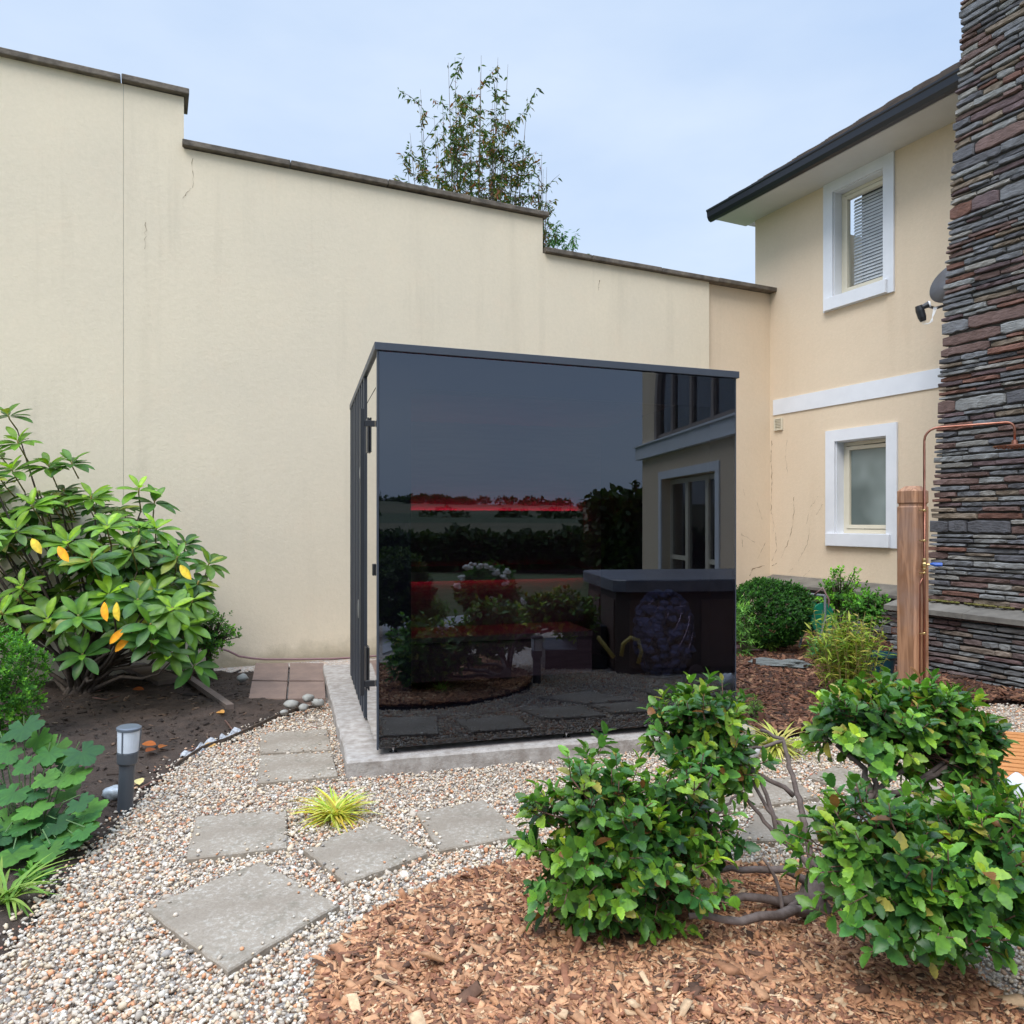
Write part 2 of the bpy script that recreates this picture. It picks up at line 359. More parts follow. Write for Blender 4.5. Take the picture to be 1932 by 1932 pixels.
rim_px = [(609,1335),(560,1345),(520,1358),(470,1382),(430,1400),(380,1418),(330,1452),(285,1490),(250,1530),(205,1575),(160,1622),(115,1672),(80,1715),(30,1775),(-60,1880),(-190,2010)]
rim = [G(x, y) for x, y in rim_px]
SOIL = [*rim, V(-5.5,1.2,0), V(-6.5,5.6,0), W(-3.2,0,.0), W(tW(610),0,0), V(-1.83,7.1,0)]
def soil_z(x, y, d):
    base = min(.075, max(-.03, d*.16)); n = mnoise.noise(Vector((x*1.5,y*1.5,3)))*.03 + mnoise.noise(Vector((x*9,y*9,1)))*.018 + mnoise.noise(Vector((x*28,y*28,5)))*.011
    far = -min(.055, max(0., (y-5.8))*.12)*min(1, max(0, (x+3.1)*2.5))
    return base - .008 + n*min(1, max(0,d)*6) + far
def soil_h(x, y):
    p = np.array([q[:2] for q in SOIL]); d = 9
    pt = np.array([x, y])
    for i in range(len(p)):
        a, c = p[i], p[(i+1) % len(p)]; ab = c-a; t = np.clip(((pt-a)@ab)/(ab@ab+1e-9), 0, 1); d = min(d, np.linalg.norm(pt-(a+t*ab)))
    return soil_z(x, y, d if inpoly(np.array([x]), np.array([y]), SOIL)[0] else -d)
msoil = simple('dark_soil', (.030,.019,.013), .95, c2=(.065,.042,.030), ns=7, bs=1.0, bscale=60, bd=.012)
tag(heightfield('soil_bed', SOIL, .035, soil_z, msoil), kind='structure')

MULB = [V(1.50,4.99,0), G(1420,1398), G(1470,1396), G(1530,1388), G(1600,1372), V(2.9,5.75,0), V(3.9,6.0,0), H(5.0,0,1.4), H(2.9,0,1.4), H(2.8,0,.2), H(0,0,.2), W(tW(1338),0,0), W(tW(1000),0,0), V(1.0,7.6,0)]
mulm = simple('mulch_base', (.075,.032,.018), .95, c2=(.035,.017,.011), ns=25, bs=1, bscale=60, bd=.015)
def mul_z(x, y, d): return min(.05, max(-.03, d*.15)) - .01 + mnoise.noise(Vector((x*2,y*2,9)))*.03*min(1,max(0,d)*5)
tag(heightfield('bark_mulch_bed', MULB, .05, mul_z, mulm), kind='structure')
MULF = [G(600,1850), G(700,1745), G(811,1690), G(936,1652), G(1021,1634), G(1150,1622), G(1300,1634), G(1434,1653), G(1500,1668), G(1590,1700), G(1760,1790), V(1.55,1.6,0), V(.3,1.5,0), V(-.55,1.9,0)]
tag(heightfield('front_mulch_bed', MULF, .04, mul_z, simple('front_mulch_base', (.20,.085,.04), .95, c2=(.09,.04,.02), ns=25, bs=1, bscale=60, bd=.01)), kind='structure')

# concrete base slab of the cabin
def slab():
    sl = lambda px, py: G(px, py, .10)
    c0 = G(655,1437,.10); left = unit(G(608,1252,.10)-c0); fr = unit(G(1244,1388,.10)-c0)
    p = [c0, c0+fr*2.62, c0+fr*2.62+left*2.9, c0+left*2.95]
    m = MB(); b = 0
    rr = random.Random(3); ring = []
    for i in range(4):
        a, c = p[i], p[(i+1) % 4]
        for k in range(22): t = k/22; q = a*(1-t)+c*t; ring.append((q[0]+rr.uniform(-.006,.006), q[1]+rr.uniform(-.006,.006)))
    m.prism(ring, -.08, .10, .012)
    o = m.build('concrete_base', M['concrete'])
    tag(o, 'rough pale concrete slab under the black glass cabin', 'concrete slab')
    return ring
SLAB = slab()
slabs = [
 ([(491,1383),(617,1375),(626,1413),(490,1420)], 'narrow plain grey slab against the concrete base, farther of the pair'),
 ([(490,1425),(626,1418),(638,1462),(486,1476)], 'grey slab with pale scratches, nearer of the pair beside the concrete base corner'),
 ([(371,1540),(540,1527),(543,1596),(350,1620)], 'grey slab with white lichen patches, leftmost on the gravel'),
 ([(572,1601),(706,1550),(807,1608),(655,1664)], 'diamond-set grey paving slab right below the yellow grass tuft'),
 ([(785,1531),(912,1508),(990,1573),(830,1603)], 'mottled grey slab on gravel in front of the cabin middle'),
 ([(492,1625),(640,1705),(430,1830),(270,1712)], 'large diamond-set grey slab at the front edge of the gravel'),
 ([(990,1497),(1130,1482),(1175,1528),(1012,1545)], 'grey slab mostly hidden behind the left leaf clump of the pruned shrub'),
 ([(1210,1500),(1350,1478),(1400,1520),(1240,1552)], 'grey slab seen between the twigs of the pruned shrub'),
 ([(1391,1481),(1489,1464),(1547,1503),(1420,1521)], 'grey slab left of the upright grey branch of the pruned shrub'),
 ([(1524,1464),(1573,1444),(1645,1462),(1604,1492)], 'small-looking grey slab beneath the far right leaf clump'),
 ([(1391,1585),(1427,1526),(1560,1512),(1590,1580)], 'grey slab at the foot of the forked branches'),
 ([(1640,1500),(1760,1478),(1860,1520),(1720,1552)], 'grey slab behind the nearest right leaf clump'),
]
SLABPOLY = []
stone_m, nt, b_, out_ = newmat('paving_stone'); b_.inputs['Roughness'].default_value = .85
_f = texnoise(nt, 3, 4); _c = mixc(nt, _f, (.26,.215,.165), (.33,.28,.22))
_s = texnoise(nt, 48, 8, .8, lo=.50, hi=.62); _p = texnoise(nt, 4.5, 4, lo=.36, hi=.60)
_mm = nt.nodes.new('ShaderNodeMath'); _mm.operation='MULTIPLY'; nt.links.new(_s, _mm.inputs[0]); nt.links.new(_p, _mm.inputs[1])
_c = mixc(nt, _mm.outputs[0], _c, (.50,.46,.40)); _c = mixc(nt, texnoise(nt, 120, 4, .8, lo=.35, hi=.7), _c, mixc(nt, 1.0, _c, (.72,.70,.68), 'MULTIPLY')); _c = mixc(nt, texnoise(nt, 9, 6, .7, lo=.55, hi=.75), _c, (.17,.145,.105)); nt.links.new(_c, b_.inputs['Base Color'])
bump(nt, b_, texnoise(nt, 30, 7, .7, lo=0, hi=1), .5, .006); M['paving'] = stone_m
for poly, lab in slabs:
    q = [G(x, y, .025) for x, y in poly]; q = q[::-1] if np.cross((q[1]-q[0])[:2], (q[2]-q[1])[:2]) < 0 else q
    ring = []; rr = random.Random(len(SLABPOLY))
    for i in range(4):
        for k in range(10):
            t = k/10; e = q[i]*(1-t)+q[(i+1)%4]*t; ring.append((e[0]+rr.uniform(-.003,.003), e[1]+rr.uniform(-.003,.003)))
    m = MB(); m.prism(ring, -.02, .025, .006); SLABPOLY.append(ring)
    tag(m.build('paving_slab', M['paving']), lab, 'paving slab', 'grey slabs set in the gravel')
brm = simple('brown_paver', (.24,.165,.13), .9, c2=(.19,.13,.105), ns=9, bs=.5, bscale=60, bd=.005)
pc = [[(481,1251),(546,1251),(612,1251)],[(474,1284),(544,1285),(614,1285)],[(467,1317),(541,1318),(616,1317)]]
pl = {(0,0):'reddish brown paver by the wall, far left of the block of four',(0,1):'reddish brown paver by the wall, touching the concrete base at its far end',(1,0):'reddish brown paver nearest the bare soil, front left of the block of four',(1,1):'reddish brown paver in front, beside the concrete base and grey pebbles'}
PAVERS = []
for i in range(2):
    for j in range(2):
        q = [G(*pc[i+1][j], .04), G(*pc[i+1][j+1], .04), G(*pc[i][j+1], .04), G(*pc[i][j], .04)]
        c = sum(q)/4; q = [c+(k-c)*.955 for k in q]
        m = MB(); m.prism([k[:2] for k in q], -.03, .044-.006*i+.001*j, .004); PAVERS.append([tuple(k[:2]) for k in q])
        tag(m.build('brown_paver', brm), pl[(i,j)], 'paver', 'four brown pavers by the wall')

# ------------------------------------------------------------------ gravel chippings as real stones
def gravel():
    t = (1+5**.5)/2
    v = np.array([(-1,t,0),(1,t,0),(-1,-t,0),(1,-t,0),(0,-1,t),(0,1,t),(0,-1,-t),(0,1,-t),(t,0,-1),(t,0,1),(-t,0,-1),(-t,0,1)])/1.9
    f = np.array([(0,11,5),(0,5,1),(0,1,7),(0,7,10),(0,10,11),(1,5,9),(5,11,4),(11,10,2),(10,7,6),(7,1,8),(3,9,4),(3,4,2),(3,2,6),(3,6,8),(3,8,9),(4,9,5),(2,4,11),(6,2,10),(8,6,7),(9,8,1)])
    k = 290000
    Y = 1.2 + (7.6-1.2)*rng.random(k)**1.25; X = rng.uniform(-.72,.72,k)*Y + rng.uniform(-.3,.3,k)
    keep = rng.random(k) < np.clip(.25+X*0+Y/5, 0, 1)
    keep &= ~inpoly(X, Y, SOIL) & ~inpoly(X, Y, MULB) & ~inpoly(X, Y, MULF) & ~inpoly(X, Y, SLAB)
    for s in SLABPOLY + PAVERS:
        c = np.mean(np.array(s), 0); keep &= ~inpoly(X, Y, [tuple(c+(np.array(q)-c)*.985) for q in s])
    # strip of ground seen left of the shrubs and beyond; hidden behind the cabin is dropped
    keep &= ~((Y > 6.0) & (X > -1.9))
    X, Y = X[keep], Y[keep]
    # spill of stones over the soil edge
    ex = []
    for i in range(len(rim)-1):
        for _ in range(70):
            q = rim[i]+(rim[i+1]-rim[i])*rng.random(); ex.append((q[0]+rng.normal()*.05, q[1]+rng.normal()*.05))
    ex = np.array(ex); X = np.r_[X, ex[:,0]]; Y = np.r_[Y, ex[:,1]]; k = len(X)
    Z = rng.uniform(-.012,.012,k); Z[-len(ex):] = .012
    sx, sy = [], []          # chippings kicked onto the slab edges
    for s in SLABPOLY:
        c = np.mean(np.array(s), 0)
        for _ in range(34): q = s[rng.integers(len(s))]; g_ = 1-abs(rng.normal())*.12; e = c+(np.array(q)-c)*g_; sx.append(e[0]); sy.append(e[1])
    X = np.r_[X, sx]; Y = np.r_[Y, sy]; Z = np.r_[Z, np.full(len(sx), .029)]; k = len(X)
    s = rng.lognormal(math.log(.0067), .30, (k,1)) * np.stack([rng.uniform(.8,1.5,k), rng.uniform(.6,1.1,k), rng.uniform(.45,.9,k)], 1)
    R = frames(rand_unit(k)*[1,1,.45], rand_unit(k)*.5+[0,0,1])
    c = pickw([((.60,.51,.41),30),((.70,.64,.55),16),((.48,.41,.33),20),((.57,.37,.24),12),((.60,.29,.15),6),((.64,.52,.37),18),((.30,.27,.24),6),((.45,.20,.13),2)], k, .2)
    print('gravel stones', k)
    o = scatter('gravel_chippings', v, f, R, np.stack([X,Y,Z],1), s, c, attrmat('gravel_stone', .8, 90, .3, .3, 200, .002), jitter=.22)
    tag(o, 'pale cream and orange gravel chippings around the grey slabs', 'gravel', kind='stuff')
gravel()

CUBE_V = np.array([(-1,-1,-1),(1,-1,-1),(1,1,-1),(-1,1,-1),(-.85,-.7,1),(.8,-.8,1),(.7,.85,1),(-.9,.8,1)], float)
CUBE_F = np.array([(3,2,1,0),(4,5,6,7),(0,1,5,4),(1,2,6,5),(2,3,7,6),(3,0,4,7)])
def chips(name, poly, n, size, tab, label, cat, zf, spill=0.0):
    p = np.array([q[:2] for q in poly]); lo, hi = p.min(0), p.max(0)
    X = rng.uniform(lo[0], hi[0], n); Y = rng.uniform(lo[1], hi[1], n); k = inpoly(X, Y, poly); 
    for s in SLABPOLY + [SLAB] + PAVERS: k &= ~inpoly(X, Y, s)
    k &= (np.abs(X) < .78*Y+.4) & ~((Y > 5.2) & (X/Y < .26) & (X/Y > -.15))
    X, Y = X[k], Y[k]; n = len(X); Z = np.array([zf(x, y) for x, y in zip(X, Y)])
    s = size*rng.lognormal(0,.4,(n,1))*np.stack([rng.uniform(.25,.5,n), rng.uniform(.7,1.6,n), rng.uniform(.07,.16,n)],1)
    R = frames(rand_unit(n)*[1,1,.25], rand_unit(n)*.45+[0,0,1])
    o = scatter(name, CUBE_V, CUBE_F, R, np.stack([X,Y,Z+rng.uniform(0,.012,n)],1), s, pickw(tab, n, .25), attrmat(name+'_mat', .85, 60, .5, .4, 120, .003, stretch=(1,1,1)), jitter=.3)
    tag(o, label, cat, kind='stuff'); print(name, n)
bark_tab = [((.16,.065,.035),30),((.09,.038,.022),30),((.24,.11,.06),18),((.05,.025,.016),15),((.32,.17,.09),7)]
chips('bark_chips', MULB, 85000, .019, bark_tab, 'dark red bark mulch between the cabin and the house wall', 'bark mulch', lambda x, y: mul_z(x, y, 1)+.002)
fr_tab = [((.42,.20,.10),30),((.55,.29,.15),25),((.26,.11,.06),22),((.62,.42,.25),10),((.12,.06,.035),13)]
chips('orange_bark_chips', MULF, 75000, .0115, fr_tab, 'orange bark chips under the pruned shrub in front', 'bark mulch', lambda x, y: mul_z(x, y, 1)+.002)
chips('soil_litter', SOIL, 9000, .011, [((.035,.022,.015),40),((.07,.045,.03),30),((.14,.085,.055),14),((.025,.016,.012),20),((.22,.16,.11),4)], 'small dark bark scraps lying over the soil', 'litter', soil_h)

# ------------------------------------------------------------------ edging strips and fabric
def strip(pts, z0, z1, w, name, mat, label, cat):
    m = MB()
    for i in range(len(pts)-1):
        a, c = np.array(pts[i][:2]), np.array(pts[i+1][:2]); t = unit(c-a); n = V(-t[1], t[0])*w/2; c = c + t*.002
        m.hexa([(*(a-n),z0),(*(c-n),z0),(*(c+n),z0),(*(a+n),z0),(*(a-n),z1),(*(c-n),z1),(*(c+n),z1),(*(a+n),z1)])
    tag(m.build(name, mat), label, cat)
def dense(pts, n=6, j=.004):
    r = []
    for i in range(len(pts)-1):
        for k in range(n): r.append(pts[i]+(pts[i+1]-pts[i])*k/n + V(rnd.uniform(-j,j), rnd.uniform(-j,j), 0))
    r.append(pts[-1]); return r
strip(dense(rim[:7]), -.03, .035, .008, 'lawn_edging', M['bark'], 'low dark brown edging between the left soil bed and the gravel', 'edging')
strip(dense(rim[7:14]), -.03, .012, .006, 'plastic_edging', M['black'], 'thin black plastic edging at the front left soil bed', 'edging')
fe = [G(x,y) for x,y in [(780,1702),(811,1690),(870,1672),(936,1652),(1021,1634),(1150,1622),(1300,1634),(1434,1653),(1500,1668),(1590,1700)]]
strip(dense(fe), -.03, .03, .006, 'plastic_edging', M['black'], 'thin black plastic edging round the orange bark bed', 'edging')
def fabric():
    m = MB(); pts = dense([G(x,y) for x,y in [(350,1436),(385,1414),(415,1402),(440,1393),(455,1384)]], 8, .002); b = 0
    prev = None
    for i, p in enumerate(pts):
        h = .035+.018*math.sin(i*1.1); t = unit(pts[min(i+1,len(pts)-1)]-pts[max(i-1,0)]); n = V(-t[1],t[0],0)
        w = .035+.02*math.sin(i*.7)
        row = [p-n*.03+V(0,0,.0), p+V(0,0,h*.8), p+n*w*.6+V(0,0,h), p+n*w+V(0,0,h*.6)]
        if prev is not None:
            for k in range(3): m.quad(prev[k], row[k], row[k+1], prev[k+1])
        prev = row
    o = m.build('landscape_fabric', simple('grey_fabric', (.42,.43,.45), .8, c2=(.33,.34,.36)), smooth=True)
    s = o.modifiers.new('solid', 'SOLIDIFY'); s.thickness = .003
    tag(o, 'crumpled strip of grey landscape fabric poking out along the gravel edge', 'fabric')
fabric()
# ------------------------------------------------------------------ boundary wall
def sheet(mb, FR, a0, a1, z0, z1, holes, d, depth):
    """front sheet with openings and their reveals; one mesh, no coincident faces"""
    xs = sorted({a0, a1, *[h[0] for h in holes], *[h[1] for h in holes]}); zs = sorted({z0, z1, *[h[2] for h in holes], *[h[3] for h in holes]})
    for i in range(len(xs)-1):
        for j in range(len(zs)-1):
            cx, cz = (xs[i]+xs[i+1])/2, (zs[j]+zs[j+1])/2
            if any(h[0]<cx<h[1] and h[2]<cz<h[3] for h in holes): continue
            mb.quad(FR(xs[i],zs[j],d), FR(xs[i+1],zs[j],d), FR(xs[i+1],zs[j+1],d), FR(xs[i],zs[j+1],d))
def ribbon(mb, FR, pts, w, d=.0018):
    for i in range(len(pts)-1):
        (a0, z0), (a1, z1) = pts[i], pts[i+1]; t = unit(V(a1-a0, z1-z0)); n = V(-t[1], t[0])*w/2*rnd.uniform(.4,1.3)
        mb.quad(FR(a0-n[0], z0-n[1], d), FR(a1-n[0], z1-n[1], d), FR(a1+n[0], z1+n[1], d), FR(a0+n[0], z0+n[1], d))
def crackline(parent, FR, pts, w, sub=6, j=.012, gap=.25):
    """one hairline crack: a single ragged strip lying on the render"""
    q = []
    for i in range(len(pts)-1):
        for k in range(sub): t = k/sub; q.append((pts[i][0]*(1-t)+pts[i+1][0]*t+rnd.uniform(-j,j), pts[i][1]*(1-t)+pts[i+1][1]*t+rnd.uniform(-j,j)))
    q.append(pts[-1]); mb = MB()
    for i, p in enumerate(q):
        a, c = q[max(i-1,0)], q[min(i+1,len(q)-1)]; t = unit(V(c[0]-a[0], c[1]-a[1])); ww = w/2*rnd.choice([.15,.3,.7,1,1.3]); n = V(-t[1], t[0])*ww
        mb.v += [tuple(FR(p[0]-n[0], p[1]-n[1], .0018)), tuple(FR(p[0]+n[0], p[1]+n[1], .0018))]
        if i: k = 2*i; mb.f.append((k-2, k, k+1, k-1))
    mb.build('crack', M['crack'], parent)

bw = thing('boundary_wall', 'tall stepped cream rendered wall with stone copings behind the cabin', 'wall', W(2.4,0,-.15))
tA, tB, tC, tD = tW(233), tW(347), tW(1024), tW(1338); tE = tW(1460)
m = MB()
m.fbox(W, -4.2, tA-.0025, -.2, 5.60, -.3, 0)
m.fbox(W, tA+.0025, tB, -.2, 5.60, -.3, 0)
m.fbox(W, tB, tC, -.2, 5.10, -.3, -.0005); m.fbox(W, tC, tD, -.2, 4.68, -.3, -.001)
m.build('rendered_wall', M['wall'], bw)
m = MB(); m.fbox(W, tA-.006, tA+.006, -.2, 5.60, -.2, -.0025); m.build('movement_joint', M['joint'], bw)
m = MB(); m.fbox(W, tD, tE+.02, -.2, 4.68, -.3, -.07); m.build('end_panel', M['house'], bw)
def copings(a, z, t0, zfix=None):
    for i in range(len(a)-1):
        m = MB(); g = .004; dz = rnd.uniform(-.006,.006)
        m.hexa([W(a[i]+g,z-.07+dz,.06),W(a[i+1]-g,z-.07+dz,.06),W(a[i+1]-g,z-.07+dz,-.36),W(a[i]+g,z-.07+dz,-.36),
                W(a[i]+g,z-.012+dz,.06),W(a[i+1]-g,z-.012+dz,.06),W(a[i+1]-g,z+.0+dz,-.36),W(a[i]+g,z+dz,-.36)])
        m.build('coping_stone', M['coping'], bw, bevel=.008)
copings([tB-.02, tW(547), tW(730), tW(885), tW(1033)], 5.185, 0)
copings([tW(1026), tW(1113), tW(1245), tW(1352), tW(1470)], 4.755, 0)
copings([-4.3,-3.2,-2.1,-1.1, tB+.05], 5.675, 0)
crackline(bw, W, [(tW(363),zW(363,300)),(tW(365),zW(365,352)),(tW(345),zW(345,374))], .005, 8, .008, .1)
crackline(bw, W, [(tW(275),zW(275,420)),(tW(273),zW(273,470))], .004, 8)
crackline(bw, W, [(tW(1130),zW(1130,530)),(tW(1129),zW(1129,548))], .010, 6, .01, .3)

# ------------------------------------------------------------------ house
ho = thing('house', 'cream two-storey house with white window surrounds and slate stone plinth and chimney', 'house', H(1.5,0,0))
UEND = 6.0
wu0, wu1 = uH(1556), uH(1689); wz0, wz1 = 4.17, 5.84
lu0, lu1 = uH(1560), uH(1695); lz0, lz1 = 1.13, 2.62
BW = .145
def hole(u0,u1,z0,z1): return (u0+BW, u1-BW, z0+BW+.01, z1-BW)
h1, h2 = hole(wu0,wu1,wz0,wz1), hole(lu0,lu1,lz0,lz1)
m = MB(); sheet(m, H, -.365, UEND, -.2, 5.95, [h1, h2], 0, .3)
m.quad(H(-.365,-.2,0), H(-.365,5.95,0), H(-.365,5.95,-6), H(-.365,-.2,-6))
for (a,b,c,d) in (h1,h2):
    m.quad(H(a,c,0),H(a,d,0),H(a,d,-.3),H(a,c,-.3)); m.quad(H(b,c,-.3),H(b,d,-.3),H(b,d,0),H(b,c,0))
    m.quad(H(a,d,0),H(b,d,0),H(b,d,-.3),H(a,d,-.3)); m.quad(H(a,c,-.3),H(b,c,-.3),H(b,c,0),H(a,c,0))
m.build('wall', M['house'], ho)
m = MB(); m.fbox(H, .0, 3.6, 2.945, 3.16, .001, .016); m.build('white_band', M['white'], ho)
m = MB()
def px2(u, v): px, py = 1358.5+u*.2969, 830.2+v*.2969; return (uH(px), zH(px, py))
for pts, w in [([(330,0),(326,100),(330,260),(325,380),(326,470)], .011), ([(325,130),(300,200),(272,305)], .006), ([(425,0),(418,110),(428,210)], .005),
    ([(468,365),(470,450),(460,560),(430,660),(388,750)], .008), ([(352,590),(362,690),(330,770)], .007), ([(625,355),(575,430),(545,560)], .004), ([(655,405),(610,480)], .004),
    ([(575,540),(555,660),(500,770)], .005), ([(330,470),(345,540),(335,600)], .004), ([(465,810),(430,850)], .004), ([(575,830),(530,865)], .004), ([(360,785),(330,800)], .009)]:
    crackline(ho, H, [px2(*p) for p in pts], w, 7, .008, .25)
m = MB()
def pw2(u, v):
    px, py = 1358.5+u*.2969, 830.2+v*.2969; r = (px-966)/FPX; Y = W(tW(px),0)[1]; return (tW(px), EYE-(py-HZ)/FPX*Y)
WR = lambda a, z, d=0: W(a, z, d-.07)
for pts, w in [([(160,590),(165,680)], .006), ([(160,600),(245,650)], .005), ([(312,655),(262,755)], .006), ([(305,800),(230,820),(210,865)], .012), ([(120,390),(128,440)], .005), ([(170,310),(180,355)], .004), ([(255,390),(290,505)], .004)]:
    crackline(bw, WR, [pw2(*p) for p in pts], w, 7, .006, .25)

glass_dark = glassmat('window_glass', (.96,.97,.97), 1.5)
def window(u0,u1,z0,z1,hl,kind):
    a,b,c,d = hl
    wd = MB()
    wd.fbox(H,u0,a,z0,z1,.001,.028); wd.fbox(H,b,u1,z0,z1,.001,.028); wd.fbox(H,a,b,d,z1,.001,.028); wd.fbox(H,a,b,z0,c,.001,.028)
    w = wd.build('window', M['white'], ho); w['label'] = 'upstairs window with white blind' if kind=='blind' else 'downstairs frosted window'
    s = MB(); s.fbox(H,u0+.03,u1-.08,z0+.005,c+.01,.029,.065); s.build('sill', M['white'], w, bevel=.004)
    r = MB(); t=.012
    r.fbox(H,a+.0005,a+t,c,d,-.2,-.001); r.fbox(H,b-t,b-.0005,c,d,-.2,-.001); r.fbox(H,a+t,b-t,d-t,d-.0005,-.2,-.001); r.fbox(H,a+t,b-t,c+.0005,c+t,-.2,-.001)
    r.build('reveal', M['white'], w)
    f = MB(); a2,b2,c2,d2 = a+t,b-t,c+t,d-t; e=.045
    f.fbox(H,a2,a2+e,c2,d2,-.19,-.13); f.fbox(H,b2-e,b2,c2,d2,-.19,-.13); f.fbox(H,a2+e,b2-e,d2-e,d2,-.19,-.13); f.fbox(H,a2+e,b2-e,c2,c2+e*1.2,-.19,-.125)
    a3,b3,c3,d3 = a2+e+.004,b2-e-.004,c2+e*1.2+.006,d2-e-.012; g=.048
    f.fbox(H,a3,a3+g,c3,d3,-.18,-.115); f.fbox(H,b3-g,b3,c3,d3,-.18,-.115); f.fbox(H,a3+g,b3-g,d3-g,d3,-.18,-.115); f.fbox(H,a3+g,b3-g,c3,c3+g,-.18,-.115)
    f.build('frame', M['pvc'], w, bevel=.004)
    p = MB(); p.fbox(H,a3+g,b3-g,c3+g,d3-g,-.155,-.15)
    bk = MB()
    if kind == 'blind':
        p.build('pane', glass_dark, w)
        n = 27; zz0, zz1 = c3+g, d3-g
        for i in range(n):
            z = zz0+(zz1-zz0)*(i+.5)/n; hh = (zz1-zz0)/n*.5
            bk.hexa([H(a3+g+.03,z-hh,-.20),H(b3-g,z-hh,-.20),H(b3-g,z-hh,-.203),H(a3+g+.03,z-hh,-.203),H(a3+g+.03,z+hh,-.222),H(b3-g,z+hh,-.222),H(b3-g,z+hh,-.225),H(a3+g+.03,z+hh,-.225)])
        bk.build('blind', simple('blind_slat', (.74,.74,.76), .6), w)
    else:
        fm, nt, bb, oo = newmat('frosted_glass'); bb.inputs['Roughness'].default_value = .22
        nt.links.new(mixc(nt, texnoise(nt, 1.6, 2, .4, stretch=(1,1,.9), lo=.4, hi=.6), (.11,.14,.135), (.26,.31,.30)), bb.inputs['Base Color'])
        p.build('pane', fm, w)
    rm = MB(); rm.fbox(H,a-.3,b+.3,c-.3,d+.3,-.9,-.88); rm.build('room_wall', simple('room_dark', (.05,.05,.05), .9), w)
window(wu0,wu1,wz0,wz1,h1,'blind'); window(lu0,lu1,lz0,lz1,h2,'frosted')

# vent
v0, v1 = uH(1463), uH(1478); vz0, vz1 = zH(1470,812), zH(1470,789)
vt = thing('wall_vent', 'small cream louvred vent in the corner under the white band', 'vent', H((v0+v1)/2, vz0, .01))
m = MB(); m.fbox(H, v0, v1, vz0, vz1, .001, .012); e=.018
m.fbox(H, v0, v0+e, vz0, vz1, .0125, .03); m.fbox(H, v1-e, v1, vz0, vz1, .0125, .03); m.fbox(H, v0+e, v1-e, vz1-e, vz1, .0125, .03); m.fbox(H, v0+e, v1-e, vz0, vz0+e, .0125, .03)
m.build('vent_frame', M['pvc'], vt)
m = MB()
for i in range(6):
    z = vz0+e+(vz1-vz0-2*e)*(i+.5)/6; m.hexa([H(v0+e,z-.006,.028),H(v1-e,z-.006,.028),H(v1-e,z-.002,.026),H(v0+e,z-.002,.026),H(v0+e,z+.003,.014),H(v1-e,z+.003,.014),H(v1-e,z+.007,.014),H(v0+e,z+.007,.014)])
m.build('louvre', M['pvc'], vt)

# roof, soffit, gutter
RZ = 5.83; UR = -.58
m = MB(); m.fbox(H, UR, UEND, RZ, RZ+.02, -.02, .52); m.fbox(H, UR, UEND, RZ-.005, RZ+.12, .5205, .54)
m.fbox(H, UR-.001, UR+.02, RZ+.021, RZ+.16, -.3, .51)
m.build('soffit', M['soffit'], ho)
m = MB(); prof = [(.545,.125),(.545,.02),(.565,-.015),(.60,-.03),(.64,-.015),(.665,.03),(.672,.10),(.685,.115),(.685,.135),(.66,.135),(.655,.12),(.65,.05),(.60,.0),(.56,.05),(.558,.125)]
b = 0
for u in (UR-.05, 1.2, 3.0, UEND):
    for d, z in prof: m.v.append(tuple(H(u, RZ+z, d)))
n = len(prof)
for i in range(3):
    for k in range(n): m.f.append((i*n+k, i*n+(k+1)%n, (i+1)*n+(k+1)%n, (i+1)*n+k))
m.f.append(tuple(range(n)))
m.build('gutter', M['gutter'], ho)
m = MB(); tn = math.tan(math.radians(33)); L = .34
for j in range(12):           # tile courses rising away from the eave
    d0 = .62 - j*L; z0 = RZ+.13+(.62-d0)*tn; z1 = z0+(L+.05)*tn
    nu = 28
    for i in range(nu):
        ua = UR-.04+(UEND-UR)*i/nu; ub = UR-.04+(UEND-UR)*(i+1)/nu-.006; k = .012*((i+j)%2)
        m.hexa([H(ua,z0+k+.012,d0),H(ub,z0+k+.012,d0),H(ub,z1+k-.012,d0-L-.05),H(ua,z1+k-.012,d0-L-.05),H(ua,z0+k+.032,d0),H(ub,z0+k+.032,d0),H(ub,z1+k+.008,d0-L-.05),H(ua,z1+k+.008,d0-L-.05)])
m.build('roof', M['tile'], ho)

